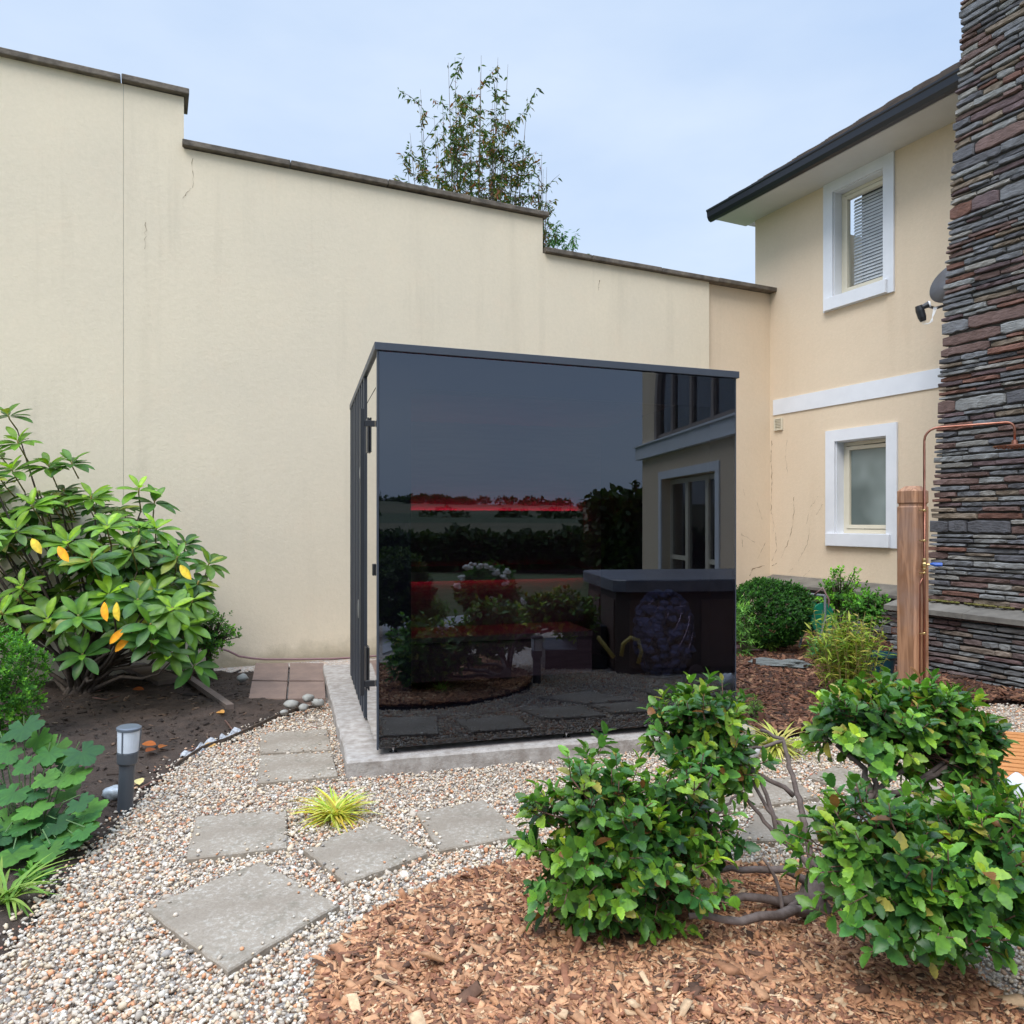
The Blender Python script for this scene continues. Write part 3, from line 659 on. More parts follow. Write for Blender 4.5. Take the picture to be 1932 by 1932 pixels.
# ------------------------------------------------------------------ stacked slate stonework
SL_TAB = [((.17,.175,.185),22),((.24,.245,.24),17),((.11,.11,.12),12),((.155,.098,.085),15),((.19,.092,.066),9),((.125,.085,.088),10),((.22,.175,.13),10),((.29,.28,.255),7)]
def stonework(name, parent, FR, aL, aR, z0, z1, dface, hmin, hmax, lmin, lmax, depth=.05, seed=1, roughd=.03, tab=SL_TAB, big=.02):
    rr = random.Random(seed); vs, fs, cs = [], [], []
    def one(a0, a1, zz0, zz1):
        w, h = a1-a0, zz1-zz0; K = 6; out = []
        g = .0025; ol = []
        rs = [rr.uniform(.0,.16)*h for _ in range(4)]
        # outline: bottom left->right, right, top right->left
        def j(s=.10): return rr.uniform(-s, s)*h
        nb = max(3, min(9, int(w/.045)))
        tilt = rr.uniform(-.06,.06)*h
        for i in range(nb+1):
            t = i/nb; zz = zz0+g+ (rs[0] if i==0 else rs[1] if i==nb else 0)+abs(j(.09)); ol.append((a0+g+t*(w-2*g), zz))
        for i in range(nb+1):
            t = 1-i/nb; zz = zz1-g-(rs[2] if i==0 else rs[3] if i==nb else 0)-abs(j(.09)); ol.append((a0+g+t*(w-2*g), zz))
        n = len(ol); b = len(vs); ca, cz = (a0+a1)/2, (zz0+zz1)/2
        dd = dface+rr.uniform(-roughd, roughd); slope = rr.uniform(-.012,.012)
        inset = min(.010, h*.16)
        col = SL_PICK(rr, tab)
        for ring in range(3):
            for (a, z) in ol:
                if ring == 0: q = FR(a, z, dd-depth)
                elif ring == 1: q = FR(a+rr.uniform(-.002,.002), z+rr.uniform(-.0015,.0015), dd-rr.uniform(.004,.014)+slope*(a-ca)/w*2)
                else:
                    e = (a-ca, z-cz); L = math.hypot(*e)+1e-6; k = max(0, 1-inset/L); q = FR(ca+e[0]*(1-inset/(w/2)), cz+e[1]*(1-inset/(h/2)), dd+rr.uniform(-.006,.007)+slope*(a-ca)/w*2)
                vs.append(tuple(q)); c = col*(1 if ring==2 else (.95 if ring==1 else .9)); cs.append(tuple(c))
        for ring in range(2):
            for k in range(n): fs.append((b+ring*n+k, b+ring*n+(k+1)%n, b+(ring+1)*n+(k+1)%n, b+(ring+1)*n+k))
        t = b+2*n
        for i in range(nb): fs.append((t+i, t+i+1, t+n-2-i, t+n-1-i))
    z = z0; 
    while z < z1-.012:
        h = rr.uniform(hmin, hmax)*(2.1 if rr.random()<.13 else 1); h = min(h, z1-z)
        if z1-(z+h) < .02: h = z1-z
        a = (aL(z) if callable(aL) else aL)+rr.uniform(-.012,.012); zm = z
        while a < aR:
            L = rr.uniform(lmin, lmax)*(1.3 if h>hmax else 1); a1 = min(a+L, aR)
            if rr.random() < .16 and h > hmin*1.9:
                zs = z+h*rr.uniform(.35,.65); one(a, a1, z, zs); k = a+(a1-a)*rr.uniform(.3,.7)
                if a1-a > .2: one(a, k, zs, z+h); one(k, a1, zs, z+h)
                else: one(a, a1, zs, z+h)
            else: one(a, a1, z+rr.uniform(0,.004), z+h-rr.uniform(0,.004))
            a = a1
        z += h
    return arr_mesh(name, np.array(vs), fs, M['slate'], parent, False, None, np.array(cs))
def SL_PICK(rr, tab):
    s = sum(t[1] for t in tab); x = rr.random()*s
    for c, w in tab:
        x -= w
        if x <= 0: break
    return np.array(c)*rr.uniform(.8,1.2)
ch = thing('stone_chimney', 'tall battered chimney breast of dark stacked slate at the right edge', 'chimney', H(4,.69,1.2))
aL = lambda z: 3.215+.0636*(z-.69)
m = MB(); m.hexa([H(aL(.6)+.05,.6,1.20),H(5,.6,1.20),H(5,.6,0),H(aL(.6)+.05,.6,0),H(aL(8)+.05,8,1.20),H(5,8,1.20),H(5,8,0),H(aL(8)+.05,8,0)]); m.build('mortar_core', M['mortar'], ch)
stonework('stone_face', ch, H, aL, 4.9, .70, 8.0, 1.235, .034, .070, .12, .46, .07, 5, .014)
pt = thing('stone_plinth', 'low wall of stacked slate with a weathered stone cap below the chimney', 'stone wall', H(4,0,1.3))
m = MB(); m.fbox(H, 2.99, 5.2, -.3, .585, .1, 1.35); m.build('mortar_core', M['mortar'], pt)
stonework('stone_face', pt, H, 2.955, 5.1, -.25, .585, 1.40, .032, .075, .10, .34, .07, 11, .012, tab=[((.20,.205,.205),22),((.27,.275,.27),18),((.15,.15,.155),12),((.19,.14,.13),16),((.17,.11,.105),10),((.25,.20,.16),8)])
m = MB()
for k, (a, b2) in enumerate([(2.93,3.72),(3.724,4.5),(4.504,5.2)]):
    m.hexa([H(a,.59,1.46),H(b2,.59,1.46),H(b2,.59,.15),H(a,.59,.15),H(a,.635,1.46),H(b2,.635,1.46),H(b2,.695,1.20 if k<9 else 0),H(a,.695,1.20)])
    m.hexa([H(a,.6955,1.20),H(b2,.6955,1.20),H(b2,.6955,.15),H(a,.6955,.15),H(a,.70,1.20),H(b2,.70,1.20),H(b2,.70,.15),H(a,.70,.15)])
m.build('cap', M['ledge'], pt)
pl2 = thing('house_plinth', 'low slate-faced plinth with sloping grey ledge under the downstairs window', 'stone wall', H(1.4,0,.15))
m = MB(); m.fbox(H, .02, 2.925, -.2, .56, .002, .16); m.build('mortar_core', M['mortar'], pl2)
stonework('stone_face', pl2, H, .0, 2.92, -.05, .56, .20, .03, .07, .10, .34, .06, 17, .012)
m = MB(); m.hexa([H(-.02,.565,.30),H(2.92,.565,.30),H(2.92,.565,.002),H(-.02,.565,.002),H(-.02,.605,.30),H(2.92,.605,.30),H(2.92,.70,.002),H(-.02,.70,.002)]); m.build('cap', M['ledge'], pl2, bevel=.006)
m = MB()
for i in range(90):
    u = rnd.uniform(3.5,4.5) if i<60 else rnd.uniform(3.2,3.5); m.blob(H(u,.705,1.25+rnd.uniform(-.02,.02)), (rnd.uniform(.01,.03),rnd.uniform(.01,.025),.009), i, .3, 6, 4)
m.build('moss', simple('moss', (.10,.11,.02), 1, c2=(.16,.12,.04), ns=40, bs=.8, bscale=150), pt)

# ------------------------------------------------------------------ satellite dish
def satdish():
    c = P(1799, 530, 7.7); t = thing('satellite_dish', 'grey satellite dish with black receiver arm beside the chimney', 'satellite dish', c)
    ax = unit(V(-.80,-.45,.42)); m = MB(); R0=.25
    prof = [(R0*math.sin(a)*1.0, -.09*(math.cos(a*1.0))) for a in np.linspace(0.02, 1.5, 9)]
    m.lathe(c, prof, 32, ax); m.build('dish', simple('dish_grey', (.17,.17,.18), .5, c2=(.13,.12,.12)), t, smooth=True)
    e = P(1737, 590, 7.0); s = P(1790, 574, 7.45)
    m = MB(); m.tube([s, (s+e)/2, P(1752,578,7.05)], .013, 8); m.build('arm', M['black'], t)
    m = MB(); a = P(1733,577,7.0); b = P(1742,606,7.0); m.tube([a, a*.7+b*.3, b*.75+a*.25, b], [.030,.038,.036,.026], 12)
    m.tube([P(1740,580,7.0), P(1753,574,6.98)], [.022,.03], 12); l = m.build('receiver', M['black'], t, smooth=False)
    m = MB(); m.tube([P(1753,574,6.979), P(1756,573,6.972)], [.031,.026], 12); m.build('receiver_cap', M['white'], t)
    m = MB()
    for k in range(4):
        p0 = P(1739+k*2.3, 606, 7.0); m.tube([p0, P(1741+k*3, 612, 6.99), P(1754+k*2, 609-k, 7.0), P(1762-k, 594, 7.02), P(1768-k*2, 580, 7.1)], .0022, 6)
    m.build('cable', M['soffit'], t, smooth=True)
    m = MB(); m.tube([c, H(3.47, 3.95, .55)], .02, 8); m.build('bracket', M['black'], t)
satdish()
# ------------------------------------------------------------------ black glass sauna cabin
sc = thing('sauna_cabin', 'dark garden sauna cabin with a reflective black glass front', 'sauna', A+V(1.0,1.2,.10))
zt = lambda a, s: 2.487 - .038*a/SWID - .017*s/SLEN
Z0 = .14
def SQ(a, s, z, do=0, so=0): return A + FD*a + SD*s + V(0,0,z) + FN*do + SN*so
def cab(mb, a0, a1, s0, s1, z0, z1=None, drop=0.0):
    """block in cabin plan coordinates, top following the slightly falling roof when z1 is None"""
    q = [(a0,s0),(a1,s0),(a1,s1),(a0,s1)]
    mb.hexa([SQ(a,s,z0) for a,s in q] + [SQ(a,s,(zt(a,s)-drop) if z1 is None else z1) for a,s in q])
SW = SWID
# roof with fascia
m = MB(); q = [(-.014,-.014),(SW+.02,-.014),(SW+.02,SLEN+.02),(-.014,SLEN+.02)]
m.hexa([SQ(a,s,zt(a,s)-.044) for a,s in q]+[SQ(a,s,zt(a,s)) for a,s in q]); m.build('roof', M['anthracite'], sc, bevel=.002)
# shell
shell = simple('cabin_shell', (.02,.024,.032), .6)
m = MB(); cab(m, .03, SW-.002, .03, SLEN-.0, Z0, Z0+.06); m.build('floor', shell, sc)
wood = simple('interior_wood', (.30,.20,.14), .6, c2=(.22,.14,.10), ns=3, stretch=(1,1,14))
m = MB(); cab(m, .06, SW-.05, SLEN-.08, SLEN-.03, Z0+.06, drop=.06); cab(m, .06, SW-.05, .75, SLEN-.08, 2.33, 2.36); m.build('interior_lining', wood, sc)
m = MB(); cab(m, 0.0, SW, SLEN-.029, SLEN, Z0, drop=.045); cab(m, SW-.048, SW-.012, .012, SLEN-.03, Z0, drop=.045); m.build('rear_wall', shell, sc)
# glass front and its printed border
front_glass = glassmat('black_glass', (.52,.50,.58), 2.02, refl=(.80,.88,1.0))
_nt = front_glass.node_tree; _bp = _nt.nodes.new('ShaderNodeBump'); _bp.inputs['Strength'].default_value = .03; _bp.inputs['Distance'].default_value = .004; _nt.links.new(texnoise(_nt, 1.3, 2, .4, lo=0, hi=1), _bp.inputs['Height'])
for _n in _nt.nodes:
    if _n.type == 'BSDF_GLOSSY': _nt.links.new(_bp.outputs[0], _n.inputs['Normal'])
m = MB()
q0 = [(.012, .0), (SW-.004, .0)]
m.hexa([SQ(.012,0,Z0),SQ(SW-.004,0,Z0),SQ(SW-.004,.008,Z0),SQ(.012,.008,Z0),SQ(.012,0,zt(.012,0)-.050),SQ(SW-.004,0,zt(SW,0)-.050),SQ(SW-.004,.008,zt(SW,0)-.050),SQ(.012,.008,zt(.012,0)-.050)])
m.build('front_glass', front_glass, sc)
def aF(px): r=(px-966)/FPX; return float((r*A[1]-A[0])/(FD[0]-r*FD[1]))
gl, gr = aF(776), aF(1341)
frit = simple('black_frit', (.006,.007,.010), .5)
def zF(px, py): a = aF(px); return EYE-(py-HZ)/FPX*(A+FD*a)[1]
gt = zF(776,731); gt2 = zF(1341,768); gb = Z0+.16
m = MB()
m.hexa([SQ(.013,.011,Z0),SQ(gl,.011,Z0),SQ(gl,.016,Z0),SQ(.013,.016,Z0)]+[SQ(.013,.011,zt(0,0)-.052),SQ(gl,.011,zt(gl,0)-.052),SQ(gl,.016,zt(gl,0)-.052),SQ(.013,.016,zt(0,0)-.052)])
m.hexa([SQ(gr,.011,Z0),SQ(SW-.013,.011,Z0),SQ(SW-.013,.016,Z0),SQ(gr,.016,Z0)]+[SQ(gr,.011,zt(gr,0)-.052),SQ(SW-.013,.011,zt(SW,0)-.052),SQ(SW-.013,.016,zt(SW,0)-.052),SQ(gr,.016,zt(gr,0)-.052)])
m.hexa([SQ(gl,.011,gt),SQ(gr,.011,gt2),SQ(gr,.016,gt2),SQ(gl,.016,gt)]+[SQ(gl,.011,zt(gl,0)-.052),SQ(gr,.011,zt(gr,0)-.052),SQ(gr,.016,zt(gr,0)-.052),SQ(gl,.016,zt(gl,0)-.052)])
m.hexa([SQ(gl,.011,Z0),SQ(gr,.011,Z0),SQ(gr,.016,Z0),SQ(gl,.016,Z0)]+[SQ(gl,.011,gb),SQ(gr,.011,gb),SQ(gr,.016,gb),SQ(gl,.016,gb)])
m.build('glass_border', frit, sc)
m = MB(); m.hexa([SQ(0,0,Z0-.004),SQ(.010,0,Z0-.004),SQ(.010,.03,Z0-.004),SQ(0,.03,Z0-.004)]+[SQ(0,0,zt(0,0)-.046),SQ(.010,0,zt(0,0)-.046),SQ(.010,.03,zt(0,0)-.046),SQ(0,.03,zt(0,0)-.046)])
m.build('corner_profile', M['anthracite'], sc); m = MB()
m.hexa([SQ(SW-.003,0,Z0-.004),SQ(SW+.004,0,Z0-.004),SQ(SW+.004,.03,Z0-.004),SQ(SW-.003,.03,Z0-.004)]+[SQ(SW-.003,0,zt(SW,0)-.046),SQ(SW+.004,0,zt(SW,0)-.046),SQ(SW+.004,.03,zt(SW,0)-.046),SQ(SW-.003,.03,zt(SW,0)-.046)])
m.build('corner_profile', M['anthracite'], sc)
# side: glass door, handle, slats
sd1 = .80
m = MB(); cab(m, .001, .009, .031, .075, Z0, drop=.048); cab(m, .001, .009, .078, sd1-.01, Z0+.01, 2.235); 
m.hexa([SQ(.001,.078,2.243),SQ(.009,.078,2.243),SQ(.009,sd1-.01,2.243),SQ(.001,sd1-.01,2.243)]+[SQ(a,s,zt(a,s)-.048) for a,s in ((.001,.078),(.009,.078),(.009,sd1-.01),(.001,sd1-.01))])
door = m.build('door', M['mirror'], sc)
m = MB(); cab(m, .012, .03, .031, sd1-.01, Z0, drop=.048); m.build('door_backing', frit, sc)
def ss(mb, s0, s1, z0, z1, o0, o1): mb.hexa([SS(s0,z0,o0),SS(s0,z0,o1),SS(s1,z0,o1),SS(s1,z0,o0)]+[SS(s0,z1,o0),SS(s0,z1,o1),SS(s1,z1,o1),SS(s1,z1,o0)])
m = MB(); ss(m, .105, .135, .43, 2.12, .062, .086); ss(m, .108, .132, 2.015, 2.05, .0005, .062); ss(m, .108, .132, .48, .515, .0005, .062)
m.build('handle', M['black'], door, bevel=.002)
m = MB(); ss(m, .50, .62, 1.90, 2.12, .0015, .012); m.build('hinge', M['black'], door); m = MB(); ss(m, .64, .76, .34, .62, .0015, .012); m.build('hinge', M['black'], door)
m = MB(); ss(m, .16, .20, 1.13, 1.20, -.001, .010); m.build('lock', M['black'], door, bevel=.003)
m = MB(); s = sd1; k = 0
while s < SLEN-.02:
    w = .075; s1 = min(s+w, SLEN); k += 1; e_ = -.010*(k%2); m.hexa([SQ(e_,s,.12),SQ(.03,s,.12),SQ(.03,s1,.12),SQ(e_,s1,.12)]+[SQ(e_,s,zt(0,s)-.046),SQ(.03,s,zt(0,s)-.046),SQ(.03,s1,zt(0,s1)-.046),SQ(e_,s1,zt(0,s1)-.046)]); s += w+.014
m.build('slat_cladding', M['cladding'], sc)
m = MB(); cab(m, .032, .05, sd1-.005, SLEN-.001, Z0-.01, drop=.048); m.build('side_wall', frit, sc)
m = MB(); c = SS(1.08, 1.80, .004); m.lathe(c, [(.001,0),(.045,0),(.05,.004),(.045,.012),(.02,.014)], 16, SN); m.build('badge', simple('pale_badge', (.45,.44,.42), .4), sc)
m = MB(); m.lathe(SS(1.35, .80, .004), [(.07,0),(.075,.003),(.07,.006)], 20, SN); m.build('emblem', simple('grey_emblem', (.10,.11,.12), .4), sc)
for a, s in ((.10,.05),(SW/2,.05),(SW-.10,.05),(.10,SLEN-.1),(SW-.1,SLEN-.1)):
    m = MB(); c = SQ(a, s, .101); m.lathe(c, [(.022,0),(.024,.004),(.012,.010),(.006,.012),(.006,.024),(.012,.026),(.012,.032),(.006,.034),(.006,.041)], 14); m.build('adjustable_foot', M['chrome'], sc, smooth=False)
# interior
m = MB()
cab(m, .08, 1.86, 1.42, SLEN-.081, 1.02, 1.06); cab(m, .08, 1.86, 1.412, 1.4195, .985, 1.06); cab(m, .08, 1.86, 1.50, 1.53, .62, .98); m.build('upper_bench', wood, sc)
m = MB(); cab(m, .08, 1.72, .95, 1.49, .58, .62); cab(m, .08, 1.72, .97, 1.0, .30, .57); m.build('lower_bench', wood, sc)
m = MB(); cab(m, .08, 2.10, SLEN-.16, SLEN-.12, 1.10, 1.55)
m.build('backrest', wood, sc)
m = MB()
cab(m, .10, 2.08, SLEN-.118, SLEN-.105, 1.530, 1.544)
m.build('light_strip', emis('red_light', (1.0,.02,.12), 11.0), sc); m = MB(); cab(m, .10, 1.84, 1.47, 1.485, 1.004, 1.0195)
m.build('light_strip', emis('red_light2', (1.0,.02,.12), 5.5), sc)

# heater
hc = P(1252, 1195, 5.35); hc0 = V(hc[0], hc[1], Z0+.061)
ht = thing('sauna_heater', 'round sauna stove heaped with dark stones behind the glass, right side', 'sauna heater', hc0)
m = MB(); zc = EYE-(1195-HZ)/FPX*5.35
for i in range(260):
    ph = rnd.uniform(0, 6.283); h = rnd.uniform(-1,1); z = zc+h*.29; r = .175*math.sqrt(max(.0,1-(abs(h)**2.6)))+.01
    k = rnd.uniform(.025,.038); m.blob((hc[0]+r*math.cos(ph), hc[1]+r*math.sin(ph), z), (k*1.2,k,k*.85), i, .2, 7, 5, rnd.uniform(0,6))
m.build('stone', simple('heater_stone', (.10,.16,.23), .8, c2=(.05,.08,.12)), ht)
m = MB(); m.lathe((hc[0],hc[1],Z0+.061),[(.09,0),(.12,.02),(.13,zc-.30-Z0-.06),(.10,zc-.28-Z0-.06)],24); m.build('stand', M['black'], ht)
m = MB()
for k in range(12):
    pts = []
    for i in range(15):
        h = -1+2*i/14; a = k*math.pi/6+h*.9; r = .20*math.sqrt(max(.04,1-(abs(h)**2.6)))+.008; pts.append((hc[0]+r*math.cos(a), hc[1]+r*math.sin(a), zc+h*.29))
    m.tube(pts, .003, 5)
m.build('wire_basket', M['chrome'], ht, smooth=True)
m = MB(); pm = P(1312,1270,5.25); m.lathe(pm, [(.001,0),(.058,0),(.062,.006),(.062,.012),(.055,.016)], 28, FN); m.build('thermometer_dial', simple('dial', (.09,.075,.06), .5), ht)

# ------------------------------------------------------------------ shower
py_ = 5.6; pc0 = P(1722, 1100, py_); pw = .158
pb = V(pc0[0], pc0[1], -.05); ang = math.atan2(HD[1], HD[0])
sp = thing('shower_post', 'tall square weathered timber post of the outdoor shower', 'post', pb)
wm, nt, bb, oo = newmat('post_timber'); bb.inputs['Roughness'].default_value = .75
tc = nt.nodes.new('ShaderNodeTexCoord'); mp_ = nt.nodes.new('ShaderNodeMapping'); mp_.inputs['Scale'].default_value = (1,1,.09); nt.links.new(tc.outputs['Object'], mp_.inputs[0])
wv = N(nt, 'ShaderNodeTexNoise', Scale=16.0, Detail=3.0, Distortion=.6); nt.links.new(mp_.outputs[0], wv.inputs['Vector'])
ml = nt.nodes.new('ShaderNodeMath'); ml.operation='MULTIPLY'; ml.inputs[1].default_value=26; sn = nt.nodes.new('ShaderNodeMath'); sn.operation='SINE'; nt.links.new(wv.outputs['Fac'], ml.inputs[0]); nt.links.new(ml.outputs[0], sn.inputs[0])
mr = nt.nodes.new('ShaderNodeMapRange'); mr.inputs[1].default_value=-1; nt.links.new(sn.outputs[0], mr.inputs[0])
gc = mixc(nt, mr.outputs[0], (.42,.22,.12), (.25,.12,.06)); nt.links.new(mixc(nt, texnoise(nt, 2.5, 4, lo=.45, hi=.75), gc, (.30,.20,.16)), bb.inputs['Base Color']); bump(nt, bb, mr.outputs[0], .25, .002)
zp = EYE-(918-HZ)/FPX*py_
def post_ring(w): 
    r = []
    ch_ = .012
    for sx, sy in ((-1,-1),(1,-1),(1,1),(-1,1)):
        for k in ((1,0),(0,1)) if (sx*sy>0) else ((0,1),(1,0)):
            x = sx*(w/2-ch_*k[1]*0-ch_*k[0]*0); y = sy*w/2
            if k == (1,0): x -= 0; y -= sy*ch_
            else: x -= sx*ch_
            r.append((x,y))
    return r
m = MB(); n = 8; hts = [(-.05,pw),(zp-.155,pw),(zp-.145,pw-.016),(zp-.130,pw-.016),(zp-.120,pw),(zp-.035,pw),(zp-.0,pw-.065),(zp+.004,pw-.09)]
for z, w in hts:
    for x, y in post_ring(w): m.v.append((pb[0]+x*math.cos(ang)-y*math.sin(ang), pb[1]+x*math.sin(ang)+y*math.cos(ang), z))
for i in range(len(hts)-1):
    for k in range(8): m.f.append((i*8+k, i*8+(k+1)%8, (i+1)*8+(k+1)%8, (i+1)*8+k))
m.f.append(tuple(range((len(hts)-1)*8, len(hts)*8)))
m.build('timber_post', wm, sp)
Lp = lambda x, y, z: V(pb[0]+x*math.cos(ang)-y*math.sin(ang), pb[1]+x*math.sin(ang)+y*math.cos(ang), z)
sh = thing('garden_shower', 'copper shower pipe with riser, valve and round head fixed to the timber post', 'shower', Lp(.105,.0,0))
xr = P(1741,1100,5.52); 
X1 = lambda px, py, Y=5.50: P(px, py, Y)
m = MB(); top = EYE-(808-HZ)/FPX*5.5
base = X1(1744,1275); pts = [V(*base[:2],.02), V(*base[:2],1.0), V(*base[:2],top-.09)]
cx = base[:2]; dirn = unit(P(1896,808,5.25)-P(1744,808,5.5)); dirn[2]=0; dirn = unit(dirn)
b0 = V(*cx, 0)
for k in range(6): a = k/5*math.pi/2; pts.append(b0+dirn*.09*(1-math.cos(a))+V(0,0,top-.09+.09*math.sin(a)))
Lh = .50; pts.append(b0+dirn*Lh+V(0,0,top+.01))
for k in range(1,6): a = k/5*math.pi/2; pts.append(b0+dirn*(Lh+.05*math.sin(a))+V(0,0,top+.01-.05*(1-math.cos(a))))
pts.append(b0+dirn*(Lh+.05)+V(0,0,top-.12)); m.tube(pts, .0085, 10); m.build('riser_pipe', M['copper'], sh, smooth=True)
hd = b0+dirn*(Lh+.05)+V(0,0,top-.165)
m = MB(); m.lathe(hd, [(.001,0),(.125,0),(.13,.004),(.13,.010),(.05,.016),(.02,.022),(.016,.05)], 32)
for i in range(60):
    r = .118*math.sqrt((i+.5)/60); a = i*2.4; m.box((hd[0]+r*math.cos(a), hd[1]+r*math.sin(a), hd[2]-.003), (.006,.006,.006))
m.build('shower_head', M['copper'], sh, smooth=False)
for py in (963,1020,1081,1108,1195,1285):
    if py == 1108: continue
    z = EYE-(py-HZ)/FPX*5.5; m = MB(); c = V(*cx, z); tdir = HN
    for k in range(4): m.blob(c+tdir*(.012+.012*k)+V(0,0,.002*(k%2)), (.007,.007,.006), k, .1, 6, 4)
    m.lathe(c-V(0,0,.008), [(.010,0),(.012,.003),(.012,.013),(.010,.016)], 10); m.build('pipe_clip', M['brass'], sh)
zv = EYE-(1140-HZ)/FPX*5.5+.0; zv = EYE-((830.2+790*.2969)-HZ)/FPX*5.5
m = MB(); m.lathe(V(*cx, zv-.045), [(.012,0),(.015,.01),(.013,.02),(.019,.03),(.019,.05),(.013,.06),(.015,.08),(.012,.09)], 12); m.tube([V(*cx,zv), b0*1+dirn*.035+V(0,0,zv)-V(0,0,b0[2])], .007, 8); m.build('valve', M['brass'], sh)
m = MB(); p0 = b0+dirn*.035; p1 = b0+dirn*.115
m.tube([V(*p0[:2],zv+.002), V(*(p0+dirn*.02)[:2],zv+.004), V(*(p0+dirn*.035)[:2],zv), V(*p1[:2],zv+.001)], [.007,.012,.015,.014], 8); m.build('blue_lever', M['blue'], sh)
m = MB(); m.tube([b0+dirn*-.03+V(0,0,.05)+V(0,0,0), b0+dirn*-.03+V(0,0,zv-.15), b0+dirn*-.012+V(0,0,zv-.10)], .0065, 8); m.build('feed_pipe', M['copper'], sh, smooth=True)

# timber duckboard
dk = thing('shower_deck', 'orange softwood duckboard of slats at the right edge below the plinth', 'deck', G(1960,1440,.04))
dwood = simple('orange_softwood', (.62,.27,.09), .6, c2=(.50,.21,.07), ns=6, stretch=(1,10,10), bs=.2)
d0 = G(1893,1472,.06); dl = unit(G(1946,1410,.06)-G(1893,1472,.06)); dr = unit(V(.985,-.17,0)); 
d0 = V(2.66,4.05,0); fr_ = unit(V(.93,-.36,0)); bk_ = V(.36,.93,0)
for i in range(13):
    a = d0 + bk_*(i*.085); m = MB(); q = [a, a+fr_*1.4, a+fr_*1.4+bk_*.062, a+bk_*.062]; m.prism([k[:2] for k in q], .045, .068, .003); m.build('deck_board', dwood, dk)
m = MB()
for k in (.02, .7, 1.32): 
    q = [d0+fr_*k+bk_*.02, d0+fr_*(k+.045)+bk_*.02, d0+fr_*(k+.045)+bk_*1.05, d0+fr_*k+bk_*1.05]; m.prism([z[:2] for z in q], -.02, .0445)
m.build('bearer', dwood, dk)

# ------------------------------------------------------------------ bollard light
def bollard(base, label, tilt=(0,0)):
    t = thing('bollard_light', label, 'garden light', base, 'dark bollard lights'); ax = unit(V(tilt[0],tilt[1],1)); c = np.array(base, float)
    m = MB(); m.lathe(c-ax*.05, [(.036,0),(.036,.24),(.038,.262),(.048,.275),(.050,.325),(.048,.33)], 28, ax); m.build('post', simple('grey_alloy', (.075,.085,.10), .45), t, smooth=False)
    m = MB(); m.lathe(c+ax*.281, [(.048,0),(.053,.105)], 28, ax); m.build('lens', simple('opal_lens', (.66,.72,.80), .25), t, smooth=False)
    m = MB(); m.lathe(c+ax*.3865, [(.054,0),(.058,.003),(.058,.014),(.050,.019)], 28, ax); 
    for k in range(3):
        a = k*2.09+.45; o = V(math.cos(a), math.sin(a), 0)*.052; m.tube([c+ax*.279+o*.95, c+ax*.387+o*1.06], .0035, 6)
    m.build('cap', simple('grey_cap', (.11,.13,.16), .35), t)
    return t
bb_ = G(236,1522,.02); bollard(bb_, 'dark grey bollard light with white lens standing in the left soil bed', (.05,0))
bollard(V(1.35,2.86,.02), 'dark bollard light hidden behind the right leaf clump, seen in the glass')

# small rocks, planks, hose
def rock(px, py, Y, r, lab, mat=None, seed=1, cat='stone', name='stone', grp=None, rz=0, z=None):
    p = G(px, py, .0) if Y is None else P(px, py, Y); m = MB(); zz = (p[2] if Y else (z if z is not None else .03)); m.blob((p[0],p[1],zz+r[2]*.4), r, seed, .16, 14, 9, rz); o = m.build(name, mat or M['rock'], smooth=True); tag(o, lab, cat, grp); return o
pale = simple('pale_pebble', (.36,.35,.31), .85, c2=(.25,.24,.22), ns=15, bs=.3)
for i, (px, py, s, lab) in enumerate([(550,1338,.055,'rounded grey pebble leftmost of the little pile in front of the brown pavers'),(582,1325,.05,'flat grey pebble at the back of the little pile by the brown pavers'),
    (572,1343,.045,'pale pebble in the front middle of the little pile by the brown pavers'),(600,1334,.05,'longish grey pebble of the pile nearest the concrete base'),(536,1352,.03,'small darker pebble at the foot of the little pile'),(500,1300,.0,None)]):
    if lab: rock(px, py+8, None, (s, s*.75, s*.6), lab, pale, i+1, 'pebble', 'pebble', 'pebbles by the pavers', i, z=.055)
rock(458,1293,None,(.05,.04,.035),'single pale pebble on the soil left of the brown pavers',pale,9,'pebble','pebble',z=.05)
rock(1412,1432,None,(.07,.05,.06),'chalk white stone at the right end of the concrete base',simple('white_stone',(.66,.66,.66),.8),12)
rock(1645,1392,None,(.12,.09,.07),'white boulder half hidden behind the far right leaf clump',simple('white_boulder',(.72,.72,.73),.8),13)
rock(1925,1512,None,(.08,.07,.075),'white boulder at the right edge beside the duckboard',simple('white_boulder2',(.70,.72,.76),.8),14)
rock(213,1512,None,(.055,.04,.035),'shiny crumpled whitish quartz lump beside the bollard light',simple('quartz',(.50,.55,.60),.3,c2=(.3,.33,.36),ns=40,bs=.8),15,z=.03)
# slate slab on the mulch
m = MB(); c_ = G(1463,1254,.05); m.blob((c_[0],c_[1],.05),(.31,.14,.055),3,.22,26,12,-.12,2.2)
tag(m.build('slate_rock', simple('slate_slab',(.20,.21,.20),.85,c2=(.11,.12,.11),ns=10,bs=.9,bscale=30,bd=.02,stretch=(.5,2,6))), 'flat grey slate slab lying on the dark bark mulch', 'stone')
def plank(px0, py0, px1, py1, w, th, lab, z=.1):
    a, c = G(px0,py0,z), G(px1,py1,z); t = unit(c-a); n = V(-t[1],t[0],0)*w; m = MB(); m.prism([k[:2] for k in (a, c, c+n, a+n)], z-th, z, .002)
    tag(m.build('plank', simple('weathered_board', (.17,.125,.10), .85, c2=(.12,.09,.075), ns=5, stretch=(3,3,3), bs=.3)), lab, 'plank')
plank(176,1233,298,1286,.21,.035,'wide weathered grey board lying under the rhododendron')
